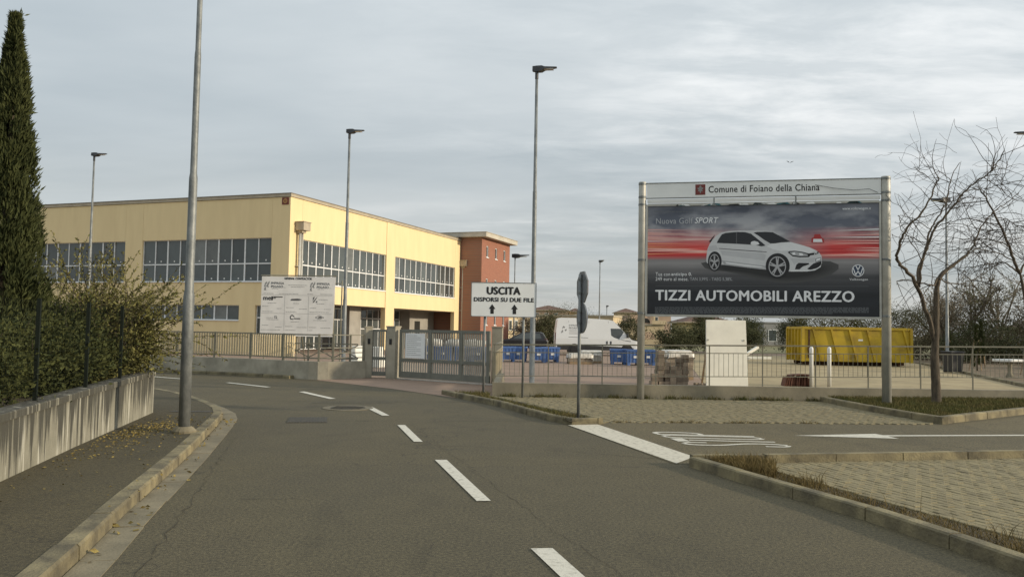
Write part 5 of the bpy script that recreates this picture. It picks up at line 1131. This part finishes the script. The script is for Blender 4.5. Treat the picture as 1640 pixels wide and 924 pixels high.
LA = [(TA['left'], .085),
  ([(9.59, 19.25, 2.9), (9.68, 19.47, 3.28), (9.86, 19.55, 3.56), (9.96, 19.62, 3.84), (10.11, 19.69, 4.25), (10.27, 19.76, 4.5), (10.45, 19.84, 4.71), (10.65, 19.91, 5.04), (10.74, 19.98, 5.42), (10.85, 20.05, 5.64), (11.09, 20.13, 6.02)], .05),
  ([(9.62, 19.25, 2.85), (9.69, 19.33, 3.42), (9.83, 19.25, 3.8), (9.91, 19.18, 4.22), (10.14, 19.11, 4.48), (10.37, 19.04, 4.82), (10.56, 18.96, 5.12), (10.83, 18.89, 5.34), (11.09, 18.82, 5.52), (11.2, 18.75, 5.74), (11.31, 18.67, 6.01)], .055),
  ([(10.14, 19.45, 3.0), (10.29, 19.5, 3.21), (10.63, 19.54, 3.44), (10.93, 19.59, 3.66), (11.08, 19.63, 3.82), (11.2, 19.68, 4.03), (11.35, 19.72, 4.35), (11.56, 19.77, 4.6), (11.76, 19.81, 4.81), (12.13, 19.86, 5.02), (12.4, 19.9, 5.25)], .05),
  ([(10.98, 19.6, 3.7), (11.26, 19.68, 3.83), (11.62, 19.76, 3.93), (11.99, 19.84, 4.06), (12.43, 19.92, 4.14)], .022),
  ([(9.99, 19.3, 4.28), (10.22, 19.2, 4.38), (10.48, 19.1, 4.43), (10.88, 19.0, 4.52), (11.27, 18.9, 4.42), (11.74, 18.8, 4.36)], .02),
  ([(10.12, 19.4, 3.09), (10.0, 19.32, 2.89), (9.85, 19.23, 2.92), (9.46, 19.15, 2.98), (9.04, 19.07, 3.01), (8.95, 18.98, 2.89)], .04),
  ([(10.17, 19.4, 3.09), (10.37, 19.5, 2.98), (10.74, 19.6, 2.95), (11.11, 19.7, 3.08), (11.56, 19.8, 3.3), (11.86, 19.9, 3.51)], .03),
  ([(9.96, 19.4, 4.25), (9.53, 19.27, 4.46), (9.13, 19.15, 4.55), (9.0, 19.0, 4.49)], .018), ([(10.5, 19.6, 4.99), (10.31, 19.65, 5.31), (10.14, 19.7, 5.52), (9.74, 19.75, 5.8)], .014), ([(10.73, 19.9, 5.52), (10.56, 19.97, 5.74), (10.16, 20.03, 5.91)], .012),
  ([(9.68, 19.2, 3.49), (9.29, 19.02, 3.92), (8.98, 18.85, 4.2), (8.9, 18.68, 4.4)], .022), ([(10.66, 19.0, 5.21), (10.84, 18.92, 5.18), (11.03, 18.85, 5.15), (11.32, 18.77, 5.25)], .012), ([(10.89, 19.0, 5.36), (11.22, 18.92, 5.36), (11.41, 18.85, 5.38), (11.45, 18.77, 5.77)], .012), ([(9.74, 19.2, 3.84), (9.48, 19.32, 4.04), (9.31, 19.45, 3.97), (9.13, 19.58, 4.14)], .016)]
bare_tree('bare_tree', 'bare tree with twisting branches on the grass bed right of the billboard', (10.11, 19.45, .12), LA, TA['trunk'], .115, 5, 175)
RT = [(13.9, 22.0, 0.1), (13.92, 21.95, 1.52), (13.82, 21.89, 2.61), (13.62, 21.84, 3.43)]
LR = [([(13.62, 21.84, 3.43), (13.42, 21.78, 3.73), (13.26, 21.73, 4.16), (13.06, 21.67, 4.58), (12.81, 21.62, 4.96), (12.53, 21.56, 5.51), (12.32, 21.51, 5.63), (11.95, 21.45, 5.53)], .065),
  ([(13.43, 21.8, 3.73), (13.02, 21.7, 3.93), (12.62, 21.6, 4.0), (12.13, 21.5, 4.07), (11.73, 21.4, 3.97)], .03), ([(13.24, 21.7, 4.15), (12.61, 21.58, 4.32), (12.1, 21.45, 4.24), (11.52, 21.32, 4.3)], .025), ([(13.62, 21.9, 3.45), (13.29, 22.0, 3.74), (12.99, 22.1, 3.7), (12.61, 22.2, 3.62), (12.22, 22.3, 3.39)], .035),
  ([(13.07, 21.7, 4.58), (12.62, 21.6, 4.52), (12.22, 21.5, 4.24)], .02), ([(13.66, 21.9, 3.44), (13.99, 22.0, 3.98), (14.24, 22.1, 4.61)], .05), ([(12.84, 21.6, 4.87), (13.23, 21.68, 4.85), (13.58, 21.75, 4.6), (13.89, 21.83, 4.48)], .02), ([(12.57, 21.5, 5.37), (12.2, 21.6, 5.38), (11.91, 21.7, 5.52)], .014)]
bare_tree('bare_tree', 'second bare tree at the right edge whose twisting branches reach into the frame', (13.9, 22.0, .1), LR, RT, .10, 9, 150)

# ------------------------------------------------------------------ cypress
def cypress(label, loc, h, r, n, seed, leaf, group=None, name='cypress_tree', stakes=False):
    t_ = thing(name, label, 'tree', loc, 0, group); rg = np.random.default_rng(seed)
    MB().tube([(0, 0, -.1), (.01, 0, h * .5), (0, .01, h * .93)], [.10 * r / .6, .05 * r / .6, .012], 8).build('trunk', BARK, t_, True)
    # sprays gathered in upward tongues
    nt_ = max(30, n // 260); ta = rg.uniform(0, 2 * math.pi, nt_); tz = rg.uniform(.02, .95, nt_)
    def prof(z): return r * np.interp(z, [0, .08, .30, .50, .745, .877, .95, 1.0], [.55, .68, .70, .57, .31, .155, .06, .01])
    tr_ = rg.uniform(.55, 1.10, nt_)
    k = rg.integers(0, nt_, n); s = rg.uniform(0, 1, n) ** .8; L_ = rg.uniform(.06, .15, nt_) * h
    ang = ta[k] + rg.normal(0, .16, n); zz = tz[k] * h + s * L_[k]; rad = prof(np.clip(zz / h, 0, 1)) * tr_[k] * np.sqrt(rg.uniform(.25, 1.1, n)) + rg.normal(0, .02, n) * r
    P = np.stack([rad * np.cos(ang), rad * np.sin(ang), zz], 1); P = P[(zz < h * 1.0)]
    # wispy leaders at the tip
    m = n // 80; tt = rg.uniform(0, 1, m); wi = rg.integers(0, 5, m); off = rg.normal(0, .028, (5, 2)) * r / .6
    tip = np.stack([off[wi, 0] * (1 + tt) + rg.normal(0, .02, m), off[wi, 1] * (1 + tt) + rg.normal(0, .02, m), h * (.86 + .16 * tt * (.6 + .1 * wi))], 1); P = np.vstack([P, tip])
    D = np.stack([P[:, 0], P[:, 1], np.zeros(len(P))], 1); D /= np.linalg.norm(D, axis=1, keepdims=True) + 1e-6
    D = D * .45 + np.array([0, 0, 1.0]) + rg.normal(0, .33, P.shape)
    V, F = leaf_quads(P, D, leaf, rg, .20); npmesh('crown', V, F, CYP, t_)
    if stakes:
        for a in (.5, 2.6): MB().bar((.35 * math.cos(a), .35 * math.sin(a), 0), (.1 * math.cos(a), .1 * math.sin(a), 1.5), .04, .04).build('stake', WOOD, t_)
    return t_
cypress('tall dark cypress behind the wire fence at the left edge', (-7.17, 11.5, .6), 5.42, .75, 64000, 3, .10)
for i, (x, y, h, lb) in enumerate(((24.6, 46.0, 2.3, 'young staked cypress just right of the yellow skip'), (25.0, 43.5, 2.5, 'young staked cypress second right of the yellow skip'), (22.9, 40.2, 2.2, 'young staked cypress behind the dark bin'), (23.2, 36.6, 2.4, 'young staked cypress left of the garden table'), (21.6, 33.0, 2.5, 'young staked cypress beside the garden table'), (24.8, 37.6, 2.2, 'young staked cypress farther back, right of the dark bin'))):
    cypress(lb, (x, y, .05), h, .24, 1600, 30 + i, .14, 'young staked cypresses in the bed', 'young_cypress', True)

# ------------------------------------------------------------------ shrubs
def foliage(rg, n, c, rad, clumps, leaf, shell_=.5, up=.4):
    """leaves gathered in clumps through an ellipsoid"""
    u = rg.normal(size=(clumps, 3)); u /= np.linalg.norm(u, axis=1, keepdims=True); rr_ = (rg.uniform(shell_ ** 3, 1, clumps) ** (1 / 3))[:, None]
    C = u * rr_ * rad * rg.uniform(.85, 1.12, (clumps, 1)); k = rg.integers(0, clumps, n); cs = np.array(rad) * .24 * rg.uniform(.6, 1.4, (clumps, 1))
    P = C[k] + rg.normal(size=(n, 3)) * cs[k] * .7 + np.array(c)
    D = (P - np.array(c)) / (np.array(rad) + 1e-6) * .6 + rg.normal(0, .6, (n, 3)) + np.array([0, 0, up]); V, F = leaf_quads(P, D, leaf, rg, .5); return V, F
def shrub(name, label, loc, rad, n, clumps, leaf, m, seed, group=None, shoots=0, cat='shrub', slen=1.2, dirs=None):
    t_ = thing(name, label, cat, loc, 0, group); rg = np.random.default_rng(seed); pr = random.Random(seed)
    V, F = foliage(rg, n, (0, 0, rad[2] * .9), rad, clumps, leaf); keep = V.reshape(-1, 4, 3)[:, 0, 2] > .0
    V = V.reshape(-1, 4, 3)[keep].reshape(-1, 3); F = np.arange(len(V)).reshape(-1, 4)
    st = MB()
    for i in range(9):
        a = pr.uniform(0, 6.28); e_ = (math.cos(a) * rad[0] * .6, math.sin(a) * rad[1] * .6, rad[2] * pr.uniform(1.1, 1.7)); st.tube(smooth3([(math.cos(a) * .1, math.sin(a) * .1, 0), (e_[0] * .4, e_[1] * .4, e_[2] * .5), e_], 1), [.025, .018, .014, .01, .006, .005][:len(smooth3([(0, 0, 0), (0, 0, 1), e_], 1))], 5)
    LP, LD = [], []
    for i in range(shoots):
        if dirs: dx, dy, dz = pr.choice(dirs); d = Vector((dx + pr.gauss(0, .28), dy + pr.gauss(0, .28), dz + pr.gauss(0, .22)))
        else: d = Vector((pr.gauss(0, .5), pr.gauss(0, .5), 1))
        s0 = Vector((pr.gauss(0, .42) * rad[0], pr.gauss(0, .42) * rad[1], rad[2] * pr.uniform(.7, 1.5))); pth = wander(pr, s0, d, slen * pr.uniform(.6, 1.35), 9, pr.uniform(-.5, .5), -.25)
        st.tube(pth, [max(.003, .007 * (1 - j / 10)) for j in range(len(pth))], 4, cap=False)
        for j in range(len(pth) - 1):
            dd = pth[j + 1] - pth[j]
            for q_ in range(7):
                f_ = pr.random(); LP.append(tuple(pth[j] + dd * f_)); LD.append(tuple(dd.normalized() * .8 + Vector((pr.gauss(0, .6), pr.gauss(0, .6), pr.gauss(0, .6)))))
    st.build('stems', TWIG, t_)
    if LP:
        V2, F2 = leaf_quads(np.array(LP), np.array(LD), leaf, rg, .42); F = np.vstack([F, F2 + len(V)]); V = np.vstack([V, V2])
    npmesh('leaves', V, F, m, t_); return t_
shrub('arching_shrub', 'large olive green shrub with long arching shoots spilling over the wall end', (-7.05, 14.0, .6), (.90, .95, .74), 19000, 120, .056, SHR, 1, shoots=260, slen=1.3, dirs=[(.9, .2, .45), (.55, 0, .9), (.2, 0, 1.1), (.7, -.2, .7), (-.1, .1, 1.0), (-.5, 0, .9), (.8, .2, .35)])
shrub('hedge_bush', 'dark hedge bush behind the wire fence below the cypress', (-6.95, 11.3, .6), (1.0, 1.0, .62), 16000, 110, .06, SHR2, 2, 'hedge bushes behind the wire fence', shoots=25, slen=.5)
shrub('hedge_bush', 'dark hedge bush behind the wire fence at the far left edge', (-6.25, 9.2, .6), (.85, .95, .60), 14000, 100, .055, SHR2, 3, 'hedge bushes behind the wire fence', shoots=20, slen=.5)
shrub('hedge_bush', 'dark hedge bush between the cypress and the arching shrub', (-7.1, 12.8, .6), (.9, .8, .66), 14000, 100, .06, SHR2, 4, 'hedge bushes behind the wire fence', shoots=30, slen=.6)

# ------------------------------------------------------------------ far trees and bushes
def far_bush(label, loc, rad, n, m, seed, group, name='far_bush', cat='bush', trunk=0, leaf=.30):
    t_ = thing(name, label, cat, loc, 0, group); rg = np.random.default_rng(seed); V, F = foliage(rg, n, (0, 0, trunk + rad[2] * .95), rad, 60, leaf, .35)
    V = V.reshape(-1, 4, 3); V = V[V[:, :, 2].min(1) > .02].reshape(-1, 3); npmesh('crown', V, np.arange(len(V)).reshape(-1, 4), m, t_)
    q = MB(); pr = random.Random(seed)
    for i in range(4): a = pr.uniform(0, 6.28); q.tube([(0, 0, 0), (.1 * math.cos(a), .1 * math.sin(a), trunk + .3), (rad[0] * .6 * math.cos(a), rad[1] * .6 * math.sin(a), trunk + rad[2] * 1.2)], [.12, .09, .03], 6)
    q.build('trunk', BARK, t_); return t_
GB = 'bushes in the gardens beyond the yard'
for i, (x, y, r, h, m, lb) in enumerate(((13.2, 66, 1.5, 1.1, GRN, 'round dark garden bush right of the left billboard post'), (16.6, 68, 1.9, 1.35, GRN, 'round dark garden bush below the low brown roofed house'), (19.4, 69, 1.7, 1.1, GRN, 'dark garden bush touching the left side of the white panel'), (25.0, 72, 1.5, 1.9, GRN, 'tall dark garden tree right of the white panel'), (29.2, 74, 2.2, .8, GRN, 'dark scrub left of the grey house'), (33.5, 72, 2.6, .75, GRN, 'dark scrub in front of the grey house'),
        (1.8, 78, 2.0, 1.5, BTWIG, 'brown leafless bush behind the black car'), (3.4, 76, 1.7, 1.6, GRN, 'dark leafy bush just left of the van'), (10.6, 74, 1.4, 1.4, GRN, 'leafy bush behind the van bonnet'), (11.5, 150, 6, 3.2, GRN, 'rounded treetop above the flat roofed building'), (22.6, 96, 1.3, 2.4, GRN, 'small pointed conifer left of the brown roofed house'))):
    far_bush(lb, (x, y, -.02), (r, r * .8, h), 7000, m, 50 + i, GB, leaf=.13)
far_bush('small dark conifer right of the brown roofed house', (30.6, 108, 0), (1.1, 1.1, 2.1), 4000, GRN, 71, GB, leaf=.16); far_bush('tall broad tree between the brown roofed and the grey house', (29.8, 102, 0), (2.0, 2, 2.0), 6000, GRN, 72, GB, leaf=.16)
# olive-yellow trees over the skip and the leafless grove at the right
for i, (x, y, r, h, tk, lb) in enumerate(((23.5, 60, 2.6, 1.5, .9, 'yellowish tree rising behind the left end of the yellow skip'), (27.5, 62, 2.9, 1.5, 1.0, 'yellowish tree rising behind the middle of the yellow skip'), (32.0, 61, 2.8, 1.7, 1.0, 'yellowish tree behind the right billboard post'))):
    far_bush(lb, (x, y, 0), (r, r * .8, h), 11000, OLIVE, 80 + i, 'yellowish trees behind the skip', 'leafy_tree', 'tree', tk, .10)
def far_bare(label, loc, h, seed, group):
    pr = random.Random(seed); t_ = thing('leafless_tree', label, 'tree', loc, 0, group); q = MB(); MB().tube([(0, 0, -.1), (pr.gauss(0, .1), 0, h * .25), (pr.gauss(0, .15), 0, h * .42)], [.14, .11, .09], 7).build('trunk', BARK, t_)
    src = []
    for i in range(9):
        a = pr.uniform(0, 6.28); p = wander(pr, (0, 0, h * pr.uniform(.2, .42)), (math.cos(a) * .8, math.sin(a) * .8, pr.uniform(.6, 1.5)), h * pr.uniform(.4, .68), 8, pr.uniform(-.8, .8), .5); q.tube(p, [.06 * (1 - .8 * j / 9) + .012 for j in range(9)], 4, cap=False); src.append(p)
    for gen in range(2):
        new = []
        for _ in range(110 if gen == 0 else 420):
            p = pr.choice(src); i = pr.randint(2, len(p) - 2); s = wander(pr, p[i], (p[i + 1] - p[i]).normalized() + Vector((pr.gauss(0, .8), pr.gauss(0, .8), pr.gauss(.1, .5))), h * (.20 if gen == 0 else .11) * pr.uniform(.6, 1.3), 5, pr.uniform(-1, 1), .2); q.tube(s, [.02 if gen == 0 else .014] * 3 + [.010] * 3, 3, cap=False); new.append(s)
        src = src + new
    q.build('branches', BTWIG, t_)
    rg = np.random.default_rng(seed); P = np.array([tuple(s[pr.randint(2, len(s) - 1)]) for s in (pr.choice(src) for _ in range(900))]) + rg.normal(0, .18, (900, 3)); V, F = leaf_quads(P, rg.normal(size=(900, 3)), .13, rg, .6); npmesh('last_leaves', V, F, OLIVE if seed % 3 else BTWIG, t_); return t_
for i, (x, y, h) in enumerate(((29, 55, 5.2), (32.5, 58, 6.4), (36, 60, 6.8), (34, 52, 5.6), (38.5, 57, 6.6), (33, 47, 5.4), (31.5, 44, 5.0), (42, 62, 7.0), (36.5, 48, 6.0), (29.5, 41.5, 4.6), (46, 66, 7.2), (40, 52, 6.2))):
    far_bare('leafless tree in the grey brown grove behind the young cypresses', (x, y, 0), h, 90 + i, 'leafless grove on the right')
for i, (x, y, r, h) in enumerate(((30, 52, 2.8, 1.3), (34, 54, 3.2, 1.5), (38, 56, 3.4, 1.8), (32.5, 43, 2.2, .8), (28.5, 58, 2.6, 1.3), (43, 60, 3.8, 2.1), (37, 47, 2.8, 1.0), (48, 66, 4.0, 2.2), (33.5, 60, 3.0, 1.9))):
    far_bush('low dark undergrowth bush beneath the leafless grove', (x, y, 0), (r, r * .7, h), 8500, GROVE if i % 3 else GRN, 120 + i, 'undergrowth below the leafless grove', leaf=.12)

# ------------------------------------------------------------------ far buildings
def house(label, loc, rz, w, d, h, m, roof, wins, rh=1.0, ov=.4, extra=None, name='house'):
    """front along local x at y = 0; wins = (face, a0, a1, z0, z1)"""
    t_ = thing(name, label, 'house', loc, rz); MB().bx(0, w, 0, d, -.1, h).build('walls', m, t_)
    if roof == 'hip':
        r_ = min(d / 2, w / 2) * .95; q = MB(); q.add([(-ov, -ov, h), (w + ov, -ov, h), (w + ov, d + ov, h), (-ov, d + ov, h), (r_, d / 2, h + rh), (w - r_, d / 2, h + rh)], [(0, 1, 5, 4), (1, 2, 5), (2, 3, 4, 5), (3, 0, 4), (3, 2, 1, 0)]); q.v = [(a, b2, c + .004) for a, b2, c in q.v]; q.build('roof', ROOF, t_); MB().bx(-ov - .02, w + ov + .02, -ov - .02, d + ov + .02, h - .14, h).build('eave', COPE, t_)
    else: MB().bx(-.08, w + .08, -.08, d + .08, h + .002, h + .22).build('parapet', roof, t_)
    for f_, a0, a1, z0, z1 in wins:
        o_ = (MB().bx(a0, a1, -.05, -.004, z0, z1) if f_ == 'F' else MB().bx(w + .004, w + .05, a0, a1, z0, z1) if f_ == 'R' else MB().bx(-.05, -.004, a0, a1, z0, z1)).build('window', FRAME, t_)
        (MB().bx(a0 + .08, a1 - .08, -.056, -.051, z0 + .08, z1 - .08) if f_ == 'F' else MB().bx(w + .051, w + .056, a0 + .08, a1 - .08, z0 + .08, z1 - .08) if f_ == 'R' else MB().bx(-.056, -.051, a0 + .08, a1 - .08, z0 + .08, z1 - .08)).build('pane', GLASS, o_)
    return t_
house('long peach house with brown hipped roof far behind the van', (4.0, 190, 0), R(-2), 9.2, 10, 6.2, PEACH, 'hip', [('F', 1.5 + i * 2.2, 2.4 + i * 2.2, 4.3, 5.5) for i in range(3)], 1.2)
house('lower peach house wing at the right end of the long brown roofed house', (13.5, 192, 0), 0, 3.4, 8, 6.0, CREAM, 'hip', [('F', 1.2, 2.0, 4.2, 5.3)], .9)
house('cream house with brown roof far left of the billboard post', (24.8, 190, 0), 0, 4.6, 8, 6.0, CREAM, 'hip', [('F', 1.6, 2.6, 4.2, 5.2)], 1.0)
house('peach house with brown roof far behind the left billboard post', (29.8, 186, 0), 0, 6.5, 8, 5.8, PEACH, 'hip', [('F', 2.6, 3.6, 4.0, 5.0)], 1.0)
house('low flat roofed cream hall with one sunlit wall behind the van', (12.45 - 12 * math.cos(YAW), 100 + 12 * math.sin(YAW), 0), -YAW, 12, 10, 3.35, CREAM, COPE, [('R', 1.0, 2.6, 1.4, 2.6), ('R', 4.0, 5.6, 1.4, 2.6), ('R', 7.0, 8.6, 1.4, 2.6)], name='flat_roofed_hall')
house('low cream building with windows between the exit sign posts', (-.6 - 6 * math.cos(YAW), 92 + 6 * math.sin(YAW), 0), -YAW, 6, 14, 3.0, CREAM, COPE, [('R', .8 + i * 2.0, 1.8 + i * 2.0, 1.5, 2.7) for i in range(6)], name='flat_roofed_building')
v_ = house('cream villa with arched openings right behind the left billboard post', (13.2, 92, 0), R(2), 4.0, 7, 2.3, CREAM, COPE, [], name='villa'); MB().bx(.3, 2.6, .6, 6, 2.53, 3.5).build('upper_wall', PEACH, v_)
for cx_, zc_, rr_, yy in ((2.0, 2.62, .55, .58), (2.2, .8, .85, -.01)):
    q = MB(); q.add([(cx_ + rr_ * math.cos(math.pi * j / 14), yy, zc_ + rr_ * math.sin(math.pi * j / 14)) for j in range(15)], [tuple(range(15))]); q.v = [(a, b2 - .01, c) for a, b2, c in q.v]; q.build('arch', DARK if yy > 0 else PEACH, v_)
MB().bx(2.9, 3.1, .4, .6, 2.5, 3.9).bx(2.6, 4.2, -.3, -.1, 2.5, 2.9).build('balcony', CREAM, v_)
house('low cream house with wide brown roof left of the white panel', (22.3, 104, 0), R(1), 6.0, 9, 3.0, mat('house_yellow', (.42, .36, .19), .9, .08, .5), 'hip', [('F', 2.7, 3.7, 1.6, 2.6)], 1.15, .5)
house('grey block house with flat parapet right of the white panel', (34.0, 110, 0), R(4), 5.5, 9, 3.0, HGREY, mat('grey_parapet', (.20, .20, .19), .9, .08, 1), [('F', .6, 1.8, .6, 2.2), ('F', 3.6, 4.6, .8, 2.2)]); MB
far_roof = house('dim grey roofed house seen through the leafless grove', (44, 68, 0), R(-10), 9, 7, 2.6, HGREY, 'hip', [('F', 1.0, 2.2, 1.0, 2.2)], 1.2)

# ------------------------------------------------------------------ weeds, grass, litter
def in_poly(P, poly):
    x, y = P[:, 0], P[:, 1]; c = np.zeros(len(P), bool); n = len(poly)
    for i in range(n):
        (x1, y1), (x2, y2) = poly[i], poly[i - 1]; s = ((y1 > y) != (y2 > y)) & (x < (x2 - x1) * (y - y1) / (y2 - y1 + 1e-12) + x1); c ^= s
    return c
def blades(name, label, poly, n, z, h, m, seed, lean=.35, clump=0, cat='grass', zf=None, wd=.012):
    rg = np.random.default_rng(seed); pa = np.array(poly)[:, :2]; mn, mx2 = pa.min(0), pa.max(0)
    if clump: cc = rg.uniform(mn, mx2, (clump, 2)); P = cc[rg.integers(0, clump, n * 3)] + rg.normal(0, .10, (n * 3, 2))
    else: P = rg.uniform(mn, mx2, (n * 4, 2))
    P = P[in_poly(P, [tuple(p[:2]) for p in poly])][:n]; k = len(P); zz = np.full(k, z) if zf is None else zf(P[:, 0], P[:, 1])
    hh = h * rg.uniform(.35, 1.3, k) * (1 if not clump else rg.uniform(.5, 1.2, k)); a = rg.uniform(0, 6.28, k); ln_ = lean * hh * rg.uniform(.2, 1.6, k); b2 = rg.uniform(0, 6.28, k); w_ = wd * rg.uniform(.6, 1.4, k)
    base = np.stack([P[:, 0], P[:, 1], zz - .01], 1); wv = np.stack([np.cos(b2) * w_, np.sin(b2) * w_, 0 * w_], 1) / 2; mid = base + np.stack([np.cos(a) * ln_ * .35, np.sin(a) * ln_ * .35, hh * .6], 1); tip = base + np.stack([np.cos(a) * ln_, np.sin(a) * ln_, hh], 1)
    V = np.stack([base - wv, base + wv, mid + wv * .7, mid - wv * .7, tip], 1).reshape(-1, 3); i0 = np.arange(k) * 5
    F = np.vstack([np.stack([i0, i0 + 1, i0 + 2], 1), np.stack([i0, i0 + 2, i0 + 3], 1), np.stack([i0 + 3, i0 + 2, i0 + 4], 1)])
    return tag(npmesh(name, V, F, m), label, cat, kind='stuff')
blades('bed_grass', 'short green grass growing on the raised bed', [(7.95, 20.7), (8.05, 19.4), (8.42, 16.2), (11.35, 18.5), (19, 23.8), (19, 22), (10, 20.85)], 24000, .10, .075, GRASSM, 1, zf=lambda x, y: .10 + .02 * np.clip((y - 16.5) / 3, 0, 1))
wp_ = [(p[0] + .13, p[1]) for p in kr[1:-2]] + strip_in[::-1][1:]
blades('kerb_weeds', 'dry brownish weeds in the strip behind the near right kerb', wp_, 9000, .03, .05, DRYG, 2, .8, wd=.007)
blades('kerb_weeds', 'taller weed tufts scattered along the near right kerb strip', wp_, 1500, .03, .17, DRYG, 3, .6, 34, wd=.007)
blades('corner_tuft', 'dry grass tuft at the corner where the two right kerbs meet', [(2.45, 10.48), (2.75, 9.5), (3.05, 9.4), (3.3, 10.2), (3.1, 10.5)], 2600, .04, .15, DRYG, 4, .5, wd=.008)
blades('island_weeds', 'weeds growing in the narrow kerbed island by the traffic sign', [(-1.4, 20.5), (-.2, 18), (.65, 15.7), (1.0, 14.8), (1.5, 14.95), (.4, 17.2), (-.5, 19.3), (-.5, 20.4)], 5200, .07, .10, GRASSM, 5, .6, wd=.011)
blades('wall_foot_weeds', 'thin weeds along the foot of the low front wall', [(-.4, 20.30), (7.8, 20.60), (7.8, 20.86), (-.4, 20.52)], 2600, .01, .11, GRASSM, 6, .6, 22, wd=.011)
blades('far_kerb_weeds', 'weeds along the foot of the yard wall across the road', [(-20, 30.8), (-12.3, 28.05), (-8.6, 26.85), (-6.2, 25.4), (-6.2, 25.75), (-8.6, 27.12), (-12.3, 28.4), (-20, 31.2)], 3500, .02, .14, GRASSM, 7, .6, 60, wd=.016)
blades('kerb_edge_weeds', 'sparse weeds in the joint between side road and paved strip', [(1.9, 15.16), (4.9, 15.50), (8.2, 15.76), (8.2, 15.86), (4.9, 15.6), (1.9, 15.26)], 900, .01, .06, DRYG, 8, .6, 14, wd=.009)
rg = np.random.default_rng(8); k = 800
P = np.concatenate([np.stack([rg.normal(-5.35, .25, 900), rg.normal(12.1, .8, 900)], 1), np.stack([rg.uniform(-5.6, -3.2, 200), rg.uniform(7, 14, 200)], 1), np.stack([rg.normal(-5.0, .25, 180), rg.normal(10.2, .8, 180)], 1)])
fx = -4.35 - (P[:, 1] - 5.2) * .2103; P = P[(P[:, 0] > fx + .06) & (P[:, 0] < fx + 1.6)]
P3 = np.stack([P[:, 0], P[:, 1], np.full(len(P), .122)], 1); D = rg.normal(size=P3.shape); D[:, 2] = rg.uniform(-.02, .35, len(P3)); V, F = leaf_quads(P3, D, .036, rg, .6); V[:, 2] = np.maximum(V[:, 2], .119 + rg.uniform(0, .006, len(V)))
tag(npmesh('fallen_leaves', V, F, LEAFY), 'yellow fallen leaves scattered on the pavement below the garden wall', 'leaves', kind='stuff')
P = np.stack([rg.uniform(3.6, 14.5, 60), rg.normal(0, .06, 60)], 1); Q = []
for s, o_ in P:
    for a, b2 in zip(kl[:-1], kl[1:]):
        if a[1] <= s < b2[1]: f_ = (s - a[1]) / (b2[1] - a[1]); Q.append((a[0] + (b2[0] - a[0]) * f_ + .12 + o_, s, .012))
Q = np.array(Q); D = rg.normal(size=Q.shape); D[:, 2] = rg.uniform(0, .4, len(Q)); V, F = leaf_quads(Q, D, .06, rg, .6); V[:, 2] = np.maximum(V[:, 2], .010)
tag(npmesh('gutter_leaves', V, F, LEAFY), 'a few dead leaves lying in the gutter of the left kerb', 'leaves', kind='stuff')
